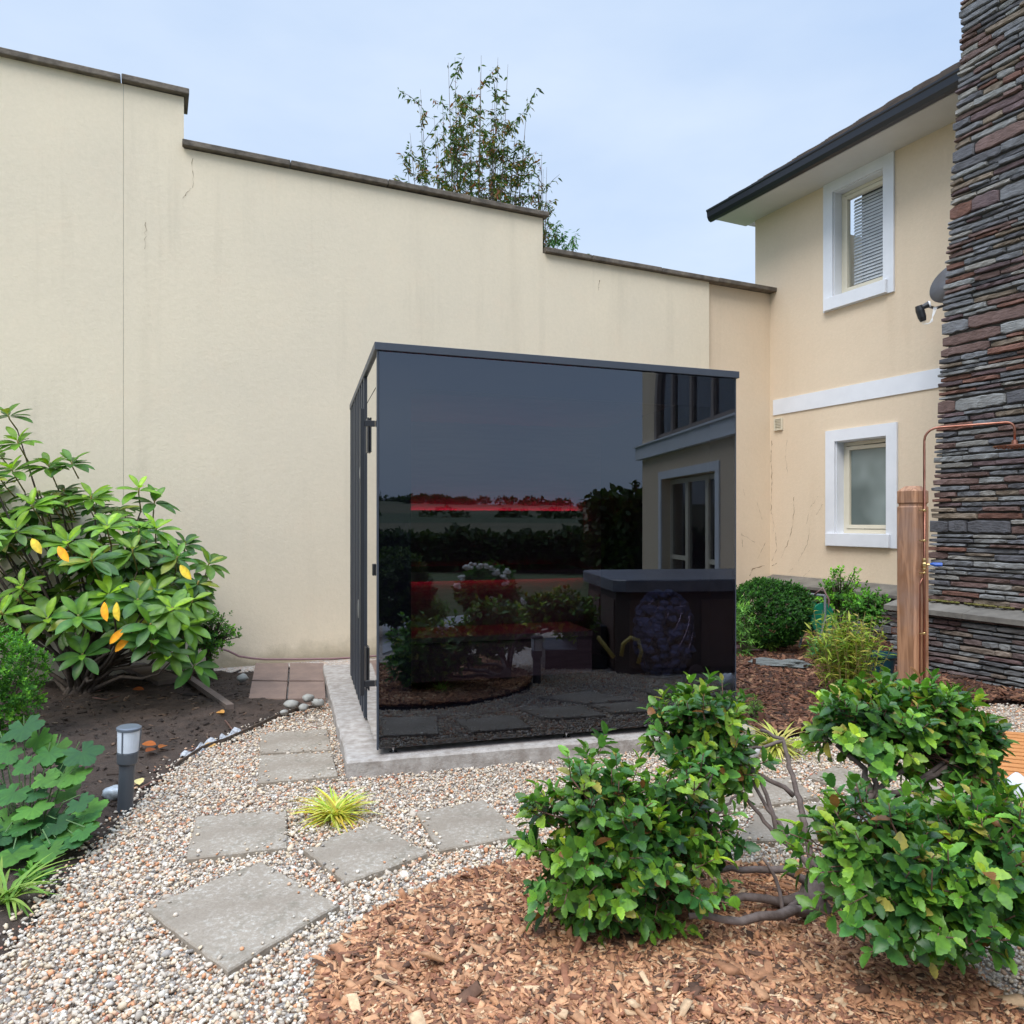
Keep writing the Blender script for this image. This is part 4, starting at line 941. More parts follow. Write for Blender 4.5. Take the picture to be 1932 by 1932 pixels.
plank(330,1262,427,1330,.055,.04,'narrow brown board lying on soil from the wide board towards the gravel', .09)
hosem = simple('mauve_hose', (.26,.15,.15), .5, c2=(.22,.13,.13))
m = MB(); pts = []
for px, py in [(385,1236),(410,1222),(430,1228),(450,1238),(475,1242),(500,1244),(560,1244),(620,1243),(660,1241)]:
    t_ = tW(px); Y = W(t_,0,.06)[1]; q = W(t_,0,.05); pts.append(V(q[0],q[1],EYE-(py-HZ)/FPX*q[1]))
e = W(tW(700),0.02,.05); pts += [e, W(tW(760),0.02,.06)]
m.tube(pts, .011, 8); tag(m.build('garden_hose', hosem, smooth=True), 'mauve hose laid along the foot of the boundary wall', 'hose')
m = MB(); c = G(1388,1222,.05); pts = []
for i in range(150):
    a = i*.21; r = .30+.05*math.sin(i*.13)+.02*math.sin(i*.7); pts.append(c+V(r*1.0*math.cos(a)+.03*math.sin(i*.05), r*1.1*math.sin(a), .02+.012*(i//30)+.01*math.sin(i*.4)))
pts += [c+V(-.1,.5,.1), c+V(0,.9,.15)]
m.tube(pts, .011, 7); tag(m.build('coiled_hose', hosem, smooth=True), 'coil of mauve hose on the mulch behind the cabin corner', 'hose')
# hose reel
rc = P(1540,1165,8.3); hr = thing('hose_reel', 'green and grey hose reel behind the yellow bamboo', 'hose reel', V(rc[0],rc[1],0))
gm_ = simple('green_plastic', (.01,.22,.13), .4); m = MB(); m.lathe(rc-HN*.0, [(.05,-.09),(.17,-.09),(.17,-.075),(.09,-.07),(.09,.07),(.17,.075),(.17,.09),(.05,.09)], 22, HD); m.build('drum', gm_, hr)
m = MB(); 
for s_ in (-.12,.12): m.tube([V(*(rc+HD*s_-HN*.15)[:2],.0), rc+HD*s_, V(*(rc+HD*s_+HN*.15)[:2],.0)], .014, 8)
m.tube([rc+HD*-.12+V(0,0,.25), rc+HD*.12+V(0,0,.25)], .014, 8); m.tube([rc+HD*-.12, rc+HD*-.12+V(0,0,.25)], .014,8); m.tube([rc+HD*.12, rc+HD*.12+V(0,0,.25)], .014,8)
m.build('stand', simple('grey_plastic',(.20,.22,.23),.5), hr)
m = MB(); m.tube([rc+V(.1,0,-.1), rc+V(.12,-.05,.2), rc+V(.05,-.05,.33), rc+V(-.02,0,.25)], .011, 8); m.build('hose_end', hosem, hr, smooth=True)
pp = P(1660,1235,6.9); m = MB(); m.lathe(V(pp[0],pp[1],.0), [(.10,0),(.13,.20),(.145,.22),(.145,.245),(.13,.245),(.12,.20)], 26); 
tag(m.build('plant_pot', simple('teal_plastic',(.005,.05,.07),.35), smooth=False), 'dark teal plastic pot behind the bamboo, left of the timber post', 'pot')
# ------------------------------------------------------------------ foliage builders
def leaf_template(kind):
    if kind == 'ellip':     # long oval, folded on the midrib, slight droop; unit length
        ts = np.linspace(0,1,8); w = .200*np.sin(np.pi*np.clip(ts,0,1)**1.12)**.62; w[0]=.012; w[-1]=.004; dz = -.18*ts**2
        fold = .35
    elif kind == 'holly':
        ts = np.linspace(0,1,11); w = .27*np.sin(np.pi*ts**.9)**.65; w[1::2] *= 1.13; w[2::2] *= .92; w[0]=.01; w[-1]=.003; dz = -.12*ts**2; fold = .38
    elif kind == 'small':
        ts = np.linspace(0,1,4); w = np.array([.02,.27,.25,.01]); dz = -.05*ts**2; fold = .3
    elif kind == 'narrow':
        ts = np.linspace(0,1,5); w = np.array([.01,.085,.07,.04,.002]); dz = -.25*ts**2; fold = .4
    elif kind == 'willow':
        ts = np.linspace(0,1,4); w = np.array([.01,.15,.11,.002]); dz = -.2*ts**2; fold = .3
    elif kind == 'blade':
        ts = np.linspace(0,1,7); w = .022*np.ones(7); w[-2]=.014; w[-1]=.001; dz = -.62*ts**2.2+.0*ts; fold = .3
    v, f = [], []
    for t, ww, z in zip(ts, w, dz): v += [(-ww, t, z+fold*ww), (0, t, z), (ww, t, z+fold*ww)]
    for i in range(len(ts)-1):
        b = i*3; f += [(b,b+1,b+4,b+3),(b+1,b+2,b+5,b+4)]
    return np.array(v), np.array(f)
def lobed():
    n = 45; v = [(0,0,.0)]; f = []
    for i in range(n+1):
        a = math.radians(-160+320*i/n); lob = .62+.38*abs(math.cos(a*5/2*.98))**.8; tooth = 1+.06*(i%2)
        r = .55*lob*tooth*(1 if abs(a)<2.4 else .8); v.append((r*math.sin(a), .30+r*math.cos(a)*.95, .10*r*abs(math.cos(a*2.5))-.25*r*r))
    v[0] = (0,.27,.0)
    for i in range(1,n+1): f.append((0,i,i+1))
    return np.array(v), np.array(f)
TPL = {k: leaf_template(k) for k in ('ellip','holly','small','narrow','willow','blade')}; TPL['lobed'] = lobed()
def midrib(n):
    v = np.ones((n,3)); v[1::3] = (1.45,1.3,1.0); return v
def rimmed(n):
    v = np.ones((n,3)); v[1::3] = (.95,.95,.9); v[0::3] = (1.12,1.1,.9); v[2::3] = (1.12,1.1,.9); return v
VCM = {'ellip': midrib, 'holly': rimmed, 'lobed': lambda n: np.linspace(.85,1.15,n)[:,None]*np.ones((n,3))}
def leaves(name, kind, T, axis, normal, size, cols, mat, parent, grow=None):
    tv, tf = TPL[kind]; k = len(T)
    # template: x side, y along, z normal
    s = np.repeat(np.asarray(size).reshape(-1,1) if np.ndim(size) else np.full((k,1), size), 3, axis=1)
    return scatter(name, tv, tf, frames(axis, normal), T, s, cols, mat, parent, smooth=True, vc=VCM.get(kind, lambda n: None)(len(tv)))

GREENS = [((.030,.105,.030),30),((.045,.150,.035),30),((.075,.21,.045),22),((.022,.075,.028),18)]
# ---------------- rhododendron
def rhododendron():
    base = P(150,1240,6.1); base[2] = .05
    t = thing('rhododendron', 'large rhododendron with whorled glossy leaves and a few orange ones in front of the wall', 'shrub', base)
    tips = [(15,782,5.9),(33,832,5.8),(22,885,5.7),(135,872,6.0),(92,878,6.0),(60,952,5.6),(172,937,5.9),(262,922,6.1),(292,945,6.15),(30,1000,5.4),(202,992,5.7),(128,1022,5.5),
     (250,1037,5.6),(295,997,5.9),(262,1000,5.8),(172,1055,5.4),(335,1050,5.8),(350,1025,6.0),(395,1062,6.0),(40,1105,5.3),(205,1122,5.4),(260,1132,5.4),(295,1114,5.6),(325,1148,5.4),
     (364,1132,5.7),(89,1168,5.2),(148,1162,5.2),(284,1178,5.3),(352,1178,5.6),(2,1155,5.1),(156,1235,5.25),(287,1208,5.3),(320,1230,5.4),(367,1255,5.6),(-30,900,5.5),(-50,1010,5.2),(-60,1100,5.2),(-60,820,5.8),(-110,950,5.4)]
    rr = random.Random(4); filler = []
    for i in range(235):
        px = rr.uniform(-120,375); top = float(np.interp(px, [-120,0,60,130,260,300,345,400], [770,785,850,880,930,985,1045,1090]))
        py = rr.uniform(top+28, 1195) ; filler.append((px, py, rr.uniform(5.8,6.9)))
    T, AX, NO, SZ, CO, cl = [], [], [], [], [], []
    st = MB(); woody = MB(); OR = [(68,1030),(118,1045),(205,1150),(228,1150),(245,1200),(255,1215),(348,1080)]
    org = []
    for i, (px, py, Y) in enumerate(tips+filler):
        p = P(px, py, Y); main = i < len(tips)
        out = unit((p - (base+V(0,.2,.5)))*V(1,1,.55)) ; ax = unit(out*.55+V(rr.uniform(-.15,.15),-.28,.85))
        n = rr.randint(10,13); L = rr.uniform(.18,.215) if main else rr.uniform(.15,.19)
        xh = unit(np.cross(ax, V(0.3,1,.1))); yh = np.cross(ax, xh); tone = rr.random()
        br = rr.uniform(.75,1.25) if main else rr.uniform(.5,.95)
        for k in range(n):
            a = 2*math.pi*k/n+rr.uniform(-.2,.2); young = k%4==0 and main
            el = rr.uniform(.5,.9) if young else rr.uniform(-.18,.35)
            d = unit((math.cos(a)*xh+math.sin(a)*yh)*math.cos(el)+ax*math.sin(el))
            T.append(p+d*.012-ax*(.02 if not young else 0)); AX.append(d); NO.append(unit(ax*1.0+d*-.1+V(0,0,.2))); SZ.append(L*rr.uniform(.75,1.05)*(.75 if young else 1))
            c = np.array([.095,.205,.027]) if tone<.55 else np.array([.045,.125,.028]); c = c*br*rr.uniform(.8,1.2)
            if young: c = c*np.array([1.7,1.45,.8])
            if rr.random()<.05: c = np.array([.16,.20,.03])
            CO.append(c)
        # stalk
        root = p - ax*rr.uniform(.12,.22) - V(0,-.05,0)
        st.tube([root, p-ax*.04, p+ax*.01], [.006,.005,.007], 6)
        # join to wood
        inner = base*.45+root*.55+V(rr.uniform(-.08,.08),.1,max(-.08,-.4*(root[2]-.2))+.05); 
        if (main and i%2==0) or i%7==0: woody.tube([root, (root+inner)/2+V(rr.uniform(-.04,.04),0,rr.uniform(-.05,.03)), inner, (inner*.5+(base+V(0,.05,.25))*.5)+V(rr.uniform(-.1,.1),0,-.05), base+V(rr.uniform(-.10,.10),rr.uniform(-.06,.06),.0)], [.005,.008,.011,.015,.022], 6)
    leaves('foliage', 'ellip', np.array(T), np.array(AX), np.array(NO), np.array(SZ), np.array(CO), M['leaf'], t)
    ys = st.build('young_stem', simple('orange_green_stem', (.30,.20,.05), .6, c2=(.16,.20,.05), ns=8), t, smooth=True); ys['kind'] = 'stuff'
    woody.build('branch', M['bark'], t, smooth=True)
    for i, (px, py) in enumerate(OR):
        T, AX, NO, SZ, CO = [], [], [], [], []; p = P(px-8, py-14, 5.12+.03*i); T.append(p); AX.append(unit(V(rr.uniform(.1,.9) if i not in (4,5) else -.8,-.5,-.8))); NO.append(unit(V(rr.uniform(-.3,.3),-1,.5))); SZ.append(.14); CO.append((.75,.33,.02) if i%3 else (.55,.42,.05))
        leaves('orange_leaf', 'ellip', np.array(T), np.array(AX), np.array(NO), np.array(SZ), np.array(CO), M['leafs'], t)
rhododendron()

# ---------------- generic leafy mass made of short shoots
def shoots(center, rad, n, kind, L, per, cols, rr, up=.35, shell=.55, young=(1.6,1.4,.8), flat=0, noisy=.25, seed=0):
    T, AX, NO, SZ, CO, tw = [], [], [], [], [], []
    for i in range(n):
        d = unit(V(rr.gauss(0,1), rr.gauss(0,1), rr.gauss(0,1))); q = shell+(1-shell)*rr.random()**.6
        q *= 1+noisy*mnoise.noise(Vector(d*1.7)+Vector((seed,seed*2,0)))*2
        p = center + d*np.array(rad)*q; ax = unit(d*.8+V(rr.uniform(-.4,.4),rr.uniform(-.4,.4),up+rr.uniform(-.2,.4)))
        sl = L*per*.16*rr.uniform(.7,1.2); tw.append((p-ax*sl*.6, p+ax*sl*.5)); xh = unit(np.cross(ax, V(.2,.5,1))); yh = np.cross(ax,xh)
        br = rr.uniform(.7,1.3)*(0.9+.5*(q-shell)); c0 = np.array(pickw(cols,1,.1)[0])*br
        for k in range(per):
            f = k/(per-1) if per>1 else 0; a = k*2.4+rr.uniform(-.4,.4); el = .15+f*.9+rr.uniform(-.25,.25)
            dd = unit((math.cos(a)*xh+math.sin(a)*yh)*math.cos(el)+ax*math.sin(el))
            T.append(p+ax*sl*(f-.5)); AX.append(dd); NO.append(unit(ax*1.0-dd*.15+V(0,0,.35))); SZ.append(L*rr.uniform(.5,1.25)*(1-.25*f))
            c = c0*rr.uniform(.85,1.15); 
            if f > .7: c = c*np.array(young)
            CO.append(c)
    return T, AX, NO, SZ, CO, tw
def twigs_mesh(tw, hub, r, mat, parent, rr, share=.5, name='twig'):
    m = MB()
    for a, b in tw:
        m.tube([a, b], [r, r*.7], 4)
        if rr.random() < share: mid = (a+hub)/2+V(rr.uniform(-.03,.03),rr.uniform(-.03,.03),rr.uniform(-.02,.03)); m.tube([hub+V(rr.uniform(-.03,.03),0,rr.uniform(-.03,.03)), mid, a], [r*1.7,r*1.3,r], 5)
    return m.build(name, mat, parent, smooth=True)

# ---------------- cloud-pruned shrub in front
def pruned():
    rr = random.Random(21); base = V(1.10,2.74,0); base = P(1532,1745,2.74); base[2] = 0
    t = thing('pruned_shrub', 'cloud-pruned holly-leaved shrub with four leaf clumps on bare grey branches in front', 'shrub', base)
    cl = [('left near', [((1120,1535),2.62,(.215,.21,.225),165),((1215,1630),2.60,(.24,.20,.17),145),((1285,1545),2.72,(.17,.18,.20),120),((1110,1660),2.6,(.17,.17,.17),90)]),
          ('left far', [((1325,1372),3.02,(.19,.19,.135),150),((1368,1430),2.98,(.14,.14,.11),60)]),
          ('right far', [((1635,1365),2.95,(.20,.20,.135),165),((1785,1400),2.95,(.205,.20,.165),185),((1720,1335),3.0,(.18,.2,.11),65)]),
          ('right near', [((1650,1605),2.32,(.20,.20,.145),170),((1830,1600),2.32,(.24,.20,.14),190),((1740,1690),2.28,(.28,.22,.14),160),((1930,1645),2.3,(.18,.18,.17),90)])]
    HG = [((.030,.092,.024),28),((.052,.138,.028),34),((.085,.188,.033),20),((.15,.25,.04),10),((.022,.075,.024),14)]
    hubs = {}
    for name, parts in cl:
        T, AX, NO, SZ, CO, tw = [], [], [], [], [], []
        for j, (pp_, Y, rad, n) in enumerate(parts):
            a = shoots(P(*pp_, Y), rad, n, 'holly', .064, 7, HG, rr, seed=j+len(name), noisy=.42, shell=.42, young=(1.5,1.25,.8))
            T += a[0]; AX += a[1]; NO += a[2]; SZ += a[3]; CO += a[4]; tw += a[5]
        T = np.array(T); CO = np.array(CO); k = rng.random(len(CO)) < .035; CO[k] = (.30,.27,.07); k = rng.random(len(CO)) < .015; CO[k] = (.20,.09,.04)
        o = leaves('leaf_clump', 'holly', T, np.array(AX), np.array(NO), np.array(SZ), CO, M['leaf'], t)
        o['label'] = name+' leaf clump'; hub = T.mean(0)+V(0,.03,-.08); twigs_mesh(tw, hub, .0024, M['stem'], t, rr, .45); hubs[name] = hub
    wood = simple('lichen_bark', (.17,.13,.115), .9, c2=(.085,.06,.05), ns=22, bs=.6, bscale=90, bd=.003)
    def br(pts, r, name='branch'):
        Q = [P(x,y,Y) for x,y,Y in pts]; q2 = []
        for i in range(len(Q)-1):
            for k in range(3): q2.append(Q[i]*(1-k/3)+Q[i+1]*k/3+V(rr.uniform(-.006,.006),rr.uniform(-.006,.006),rr.uniform(-.006,.006)))
        q2.append(Q[-1]); m = MB(); m.tube(q2, list(np.linspace(r[0], r[1], len(q2))), 8); return m.build(name, wood, t, smooth=True)
    m = MB(); m.tube([base-V(0,0,.1), base+V(.01,0,.06), P(1532,1700,2.74), P(1540,1660,2.74)], [.075,.06,.052,.04], 12); m.build('trunk', wood, t, smooth=True)
    br([(1535,1690,2.74),(1470,1700,2.72),(1400,1690,2.70),(1330,1705,2.68),(1250,1690,2.66)], (.020,.009))
    br([(1530,1665,2.74),(1480,1640,2.73),(1400,1642,2.72),(1340,1640,2.70),(1300,1590,2.70)], (.016,.007))
    br([(1545,1665,2.74),(1525,1610,2.78),(1519,1557,2.82),(1511,1521,2.85),(1498,1483,2.9),(1486,1434,2.95),(1478,1397,2.98),(1434,1377,3.0)], (.015,.007))
    br([(1530,1640,2.76),(1496,1599,2.8),(1460,1573,2.84),(1434,1537,2.88),(1385,1478,2.93),(1362,1462,2.95)], (.011,.005))
    br([(1500,1500,2.88),(1434,1462,2.92),(1384,1437,2.95)], (.010,.006)); br([(1470,1580,2.83),(1455,1520,2.86),(1425,1460,2.92),(1400,1420,2.97)], (.010,.005))
    br([(1500,1600,2.8),(1470,1555,2.84),(1440,1510,2.88),(1405,1455,2.93),(1385,1430,2.96)], (.009,.005))
    br([(1478,1397,2.98),(1440,1410,2.98),(1390,1412,2.98)], (.008,.005))
    br([(1560,1660,2.74),(1600,1560,2.7),(1640,1500,2.75),(1690,1465,2.85),(1740,1420,2.92)], (.016,.007))
    br([(1640,1500,2.75),(1632,1450,2.85),(1578,1405,2.93)], (.013,.008)); br([(1640,1505,2.75),(1712,1493,2.8),(1767,1444,2.9),(1830,1410,2.95)], (.013,.006)); br([(1655,1500,2.77),(1640,1440,2.86),(1625,1400,2.93)], (.011,.006))
    br([(1690,1500,2.8),(1750,1470,2.85),(1800,1440,2.9)], (.013,.007))
    br([(1550,1690,2.72),(1620,1680,2.55),(1700,1660,2.4),(1800,1640,2.33)], (.020,.009))
    br([(1330,1600,2.70),(1310,1550,2.71),(1335,1500,2.73),(1345,1460,2.75)], (.010,.004)); br([(1300,1590,2.7),(1330,1560,2.71),(1370,1520,2.72),(1390,1500,2.72)], (.009,.004)); br([(1250,1690,2.66),(1220,1600,2.66),(1190,1530,2.66)], (.016,.006)); br([(1340,1640,2.70),(1352,1590,2.70),(1325,1510,2.72)], (.010,.005))
    br([(1545,1715,2.74),(1500,1720,2.6),(1400,1735,2.5),(1300,1728,2.5)], (.022,.01)); br([(1500,1700,2.7),(1480,1740,2.66),(1466,1660,2.7),(1440,1620,2.72)], (.009,.005))
pruned()

# ---------------- small shrubs
def bush(name, label, cat, c, rad, n, kind, L, per, cols, mat, seed, up=.4, noisy=.15, shell=.7, young=(1.4,1.3,.8), stems=6, group=None, share=.0):
    rr = random.Random(seed); c = np.array(c); base = V(c[0], c[1], 0.0); t = thing(name, label, cat, base, group)
    a = shoots(c, rad, n, kind, L, per, cols, rr, up, shell, young, noisy=noisy, seed=seed)
    leaves('foliage', kind, np.array(a[0]), np.array(a[1]), np.array(a[2]), np.array(a[3]), np.array(a[4]), mat, t)
    m = MB()
    for k in range(stems):
        d = unit(V(rr.uniform(-1,1), rr.uniform(-1,1), rr.uniform(.2,1.2))); m.tube([base+V(rr.uniform(-.05,.05),0,0), base*.5+c*.5+d*np.array(rad)*.2, c+d*np.array(rad)*.75], [.014,.010,.004], 6)
    for (p, q) in a[5]:
        if rr.random() < share: m.tube([c*.6+p*.4-V(0,0,rad[2]*.3), p, q], [.005,.004,.003], 4)
    m.build('stem', M['bark'], t, smooth=True); return t
BOX = [((.045,.13,.025),30),((.065,.175,.035),30),((.035,.10,.025),20),((.10,.23,.04),12)]
bush('box_bush', 'dense round dark green box bush at the right of the cabin', 'shrub', P(1448,1155,8.2), (.43,.45,.36), 2600, 'small', .035, 8, [((.022,.085,.018),30),((.035,.12,.025),30),((.018,.06,.016),20)], M['leafs'], 31, noisy=.10, shell=.85)
bush('box_bush', 'bright green box bush cut by the left edge under the rhododendron', 'shrub', P(-18,1290,4.7), (.27,.3,.34), 1300, 'small', .028, 8, [((.07,.21,.03),30),((.05,.16,.03),30),((.12,.30,.04),16)], M['leafs'], 32, noisy=.22, shell=.75)
bush('box_seedling', 'small loose box shrub against the wall between rhododendron and brown pavers', 'shrub', P(395,1195,6.9), (.20,.18,.19), 330, 'small', .034, 8, BOX, M['leafs'], 33, noisy=.4, shell=.4, share=.4)
bush('azalea', 'open branched bright green shrub before the house plinth', 'shrub', P(1585,1125,8.6), (.22,.22,.24), 170, 'small', .05, 8, [((.09,.25,.03),30),((.12,.30,.04),20),((.05,.15,.03),15)], M['leafs'], 34, noisy=.5, shell=.35, share=.5)
bush('azalea', 'green leafy shrub between the bamboo and the timber post', 'shrub', P(1640,1148,8.0), (.17,.2,.20), 190, 'small', .045, 8, [((.06,.19,.03),30),((.08,.23,.04),20),((.04,.12,.03),15)], M['leafs'], 35, noisy=.4, shell=.4, share=.4)
bush('conifer_sprig', 'pale soft green plant peeping out right beside the cabin corner', 'shrub', P(1402,1185,7.9), (.13,.15,.28), 170, 'narrow', .06, 8, [((.09,.22,.06),30),((.12,.27,.07),20)], M['leafs'], 36, noisy=.3, shell=.3)
bush('seedling', 'tiny yellow-green seedling on the mulch in front of the round box bush', 'plant', P(1455,1215,8.0), (.09,.08,.11), 60, 'small', .04, 7, [((.13,.24,.05),30),((.16,.26,.06),20)], M['leafs'], 37, noisy=.3, shell=.3)
bush('fern_sprig', 'low feathery green plant left of the bamboo', 'plant', P(1555,1220,7.6), (.14,.12,.09), 100, 'narrow', .07, 8, [((.05,.17,.07),30),((.07,.22,.08),20)], M['leafs'], 38, noisy=.3, shell=.3)
bush('seedling', 'small thin green seedling on the mulch at the cabin corner', 'plant', P(1425,1340,5.35), (.05,.05,.09), 40, 'narrow', .04, 7, [((.10,.22,.05),30)], M['leafs'], 39, shell=.2)
bush('seedling', 'green leafy weed sprig lying at the lower left of the soil bed', 'plant', P(62,1662,3.05), (.055,.05,.05), 40, 'small', .035, 7, BOX, M['leafs'], 40, shell=.3)

# bamboo
def bamboo():
    rr = random.Random(9); b = G(1600,1322,.04); t = thing('dwarf_bamboo', 'yellow-green dwarf bamboo clump left of the timber post', 'plant', b); m = MB()
    T, AX, NO, SZ, CO = [], [], [], [], []
    H0 = EYE-(1172-HZ)/FPX*b[1]
    for i in range(115):
        a = rr.uniform(0,6.28); r = rr.uniform(.0,.30); top = b+V(r*math.cos(a)*1.05, r*math.sin(a), H0*rr.uniform(.62,1.1)-.03); q = b+V(r*.5*math.cos(a), r*.5*math.sin(a), 0)
        mid = (q+top)/2+V(rr.uniform(-.03,.03),rr.uniform(-.03,.03),.04); m.tube([q, mid, top], [.003,.0025,.0015], 4)
        for k in range(17):
            f = rr.uniform(.25,1.03); p = q*(1-f)**2+mid*2*f*(1-f)+top*f*f; T.append(p); d = unit(V(rr.gauss(0,1),rr.gauss(0,1),rr.uniform(-.3,.9))); AX.append(d); NO.append(unit(V(rr.uniform(-.5,.5),rr.uniform(-.5,.5),1))); SZ.append(rr.uniform(.06,.11))
            CO.append(np.array(rr.choice([(.26,.36,.05),(.20,.33,.05),(.33,.38,.07),(.13,.24,.04),(.42,.36,.09)]))*rr.uniform(.8,1.15))
    m.build('cane', simple('cane',(.30,.24,.09),.6), t); leaves('foliage','narrow',np.array(T),np.array(AX),np.array(NO),np.array(SZ),np.array(CO),M['leafs'],t)
bamboo()
def tuft(b, n, L, cols, label, name='grass_tuft', flat=.5, seed=1):
    rr = random.Random(seed); T, AX, NO, SZ, CO = [], [], [], [], []
    for i in range(n):
        a = rr.uniform(0,6.28); el = rr.uniform(.25,1.15)*flat*2; d = unit(V(math.cos(a),math.sin(a),math.tan(min(1.35,el)))); T.append(np.array(b)+V(rr.uniform(-.03,.03),rr.uniform(-.03,.03),0)); AX.append(d); NO.append(unit(V(-math.cos(a)*.6,-math.sin(a)*.6,1))); SZ.append(L*rr.uniform(.5,1.1)); CO.append(np.array(rr.choice(cols))*rr.uniform(.8,1.2))
    tv, tf = TPL['blade']; T=np.array(T); k=len(T); s=np.array(SZ).reshape(-1,1)*np.array([[1.4,1,1]]); o = scatter(name, tv, tf, frames(np.array(AX),np.array(NO)), T, s, np.array(CO), M['leafs'], None, True)
    tag(o, label, 'grass tuft')
YG = [(.55,.56,.09),(.45,.52,.10),(.62,.60,.20),(.30,.42,.06),(.48,.36,.06)]
tuft(G(632,1545,.0), 230, .19, YG, 'bright yellow-green grass tuft growing in the gravel between slabs', seed=1)
tuft(G(1465,1412,.02), 150, .22, [(.45,.47,.12),(.35,.42,.10),(.5,.42,.16)], 'pale yellow grass tuft at the mulch edge behind the bare branches', seed=2)
tuft(G(10,1700,.02), 45, .22, [(.14,.26,.05),(.22,.32,.07)], 'thin green grass weed at the lower left edge', seed=3)
tuft(G(1180,1705,.03), 60, .15, [(.22,.42,.06),(.35,.5,.10)], 'light green grass tuft under the left near leaf clump', seed=4)
# lobed plant on the left
def hollyhock():
    rr = random.Random(12); b = G(50,1560,.03); t = thing('lobed_leaf_plant', 'low plant with large lobed soft green leaves at the left edge', 'plant', b)
    spots = [(60,1335,3.9,.0),(20,1340,3.9,0)] ; T, AX, NO, SZ, CO = [], [], [], [], []; m = MB()
    L = [(75,1370),(115,1385),(125,1420),(45,1350),(60,1425),(95,1400),(150,1400),(30,1400),(10,1430),(40,1475),(70,1480),(20,1520),(90,1525),(105,1545),(50,1545),(120,1480),(150,1500),(160,1530),(130,1560),(10,1570),(40,1590),(80,1590),(25,1615),(95,1610),(145,1580),(-10,1490),(-20,1550),(-20,1610),(0,1470),(120,1440),(140,1450),(-15,1400),(60,1510),(30,1560),(85,1450),(160,1560),(0,1380),(-30,1440),(60,1610),(105,1580),(165,1515),(150,1545)]
    for i, (px, py) in enumerate(L):
        Y = 3.75-(py-1340)/300*.55+rr.uniform(-.08,.08); p = P(px, py, Y); p[2] = max(p[2], .06+rr.uniform(0,.03)); q = b+V((p[0]-b[0])*.4, (p[1]-b[1])*.4, 0)
        m.tube([q, (p+q)/2+V(0,0,.05), p], [.003,.003,.0025], 5); out = unit(p-q+V(0,0,.01)); T.append(p-out*.02); AX.append(unit(V(out[0]+rr.uniform(-.5,.5), out[1]-.5, rr.uniform(-.5,-.05)))); NO.append(unit(V(rr.uniform(-.3,.3),-.55,1))); SZ.append(rr.uniform(.10,.175)); CO.append(np.array(rr.choice([(.045,.145,.035),(.032,.11,.035),(.075,.20,.035),(.026,.085,.03)]))*rr.uniform(.8,1.15))
    o = leaves('foliage','lobed',np.array(T),np.array(AX),np.array(NO),np.array(SZ),np.array(CO),M['leafs'],t); m.build('stalk', simple('green_stalk',(.10,.18,.06),.6), t)
hollyhock()
# fallen leaves and twigs
for i,(px,py,c,lab) in enumerate([(268,1392,(.36,.10,.02),'rusty fallen leaf just right of the bollard light lens'),(275,1405,(.22,.06,.02),'dark rust fallen leaf below another right of the bollard light'),(423,1336,(.60,.30,.09),'orange fallen leaf at the end of the narrow board'),(408,1380,(.58,.35,.14),'tan fallen leaf near the grey fabric strip'),(262,1448,(.62,.55,.28),'pale yellow fallen leaf at the foot of the bollard light'),(250,1300,(.35,.10,.03),'small red fallen leaf below the wide board'),(300,1395,(.30,.10,.03),'brown fallen leaf half way between bollard and fabric')]):
    p = G(px,py,.10); p[2] = soil_h(p[0],p[1])+.028; a = i*1.3; tv, tf = TPL['ellip']
    o = scatter('fallen_leaf', tv*np.array([1.5,1,1]), tf, frames(np.array([[math.cos(a),math.sin(a),.1]]), np.array([[.1,-.4,1]])), p[None,:], np.array([[.085,.085,.085]]), np.array([c]), M['leafs'], None, True); tag(o, lab, 'leaf', 'fallen leaves on the soil')
def twig(pts, r, lab):
    m = MB(); Q = []
    for px,py in pts: p = G(px,py,.1); p[2] = soil_h(p[0],p[1])+.018; Q.append(p)
    m.tube(Q, [r*(1-.5*i/len(Q)) for i in range(len(Q))], 6); tag(m.build('twig', M['stem'], smooth=True), lab, 'twig', 'twigs on the soil')
twig([(425,1345),(440,1358),(458,1372),(470,1378)], .006, 'thin reddish twig curving down from the orange leaf')
twig([(265,1458),(290,1445),(320,1438)], .008, 'curved brown twig right of the bollard light')
twig([(175,1315),(200,1320),(225,1312)], .007, 'rusty twig above the bollard light')
twig([(340,1400),(375,1385),(405,1378)], .008, 'brown stick lying behind the grey fabric')
twig([(120,1295),(150,1300),(190,1298)], .006, 'faint grey twig under the rhododendron')

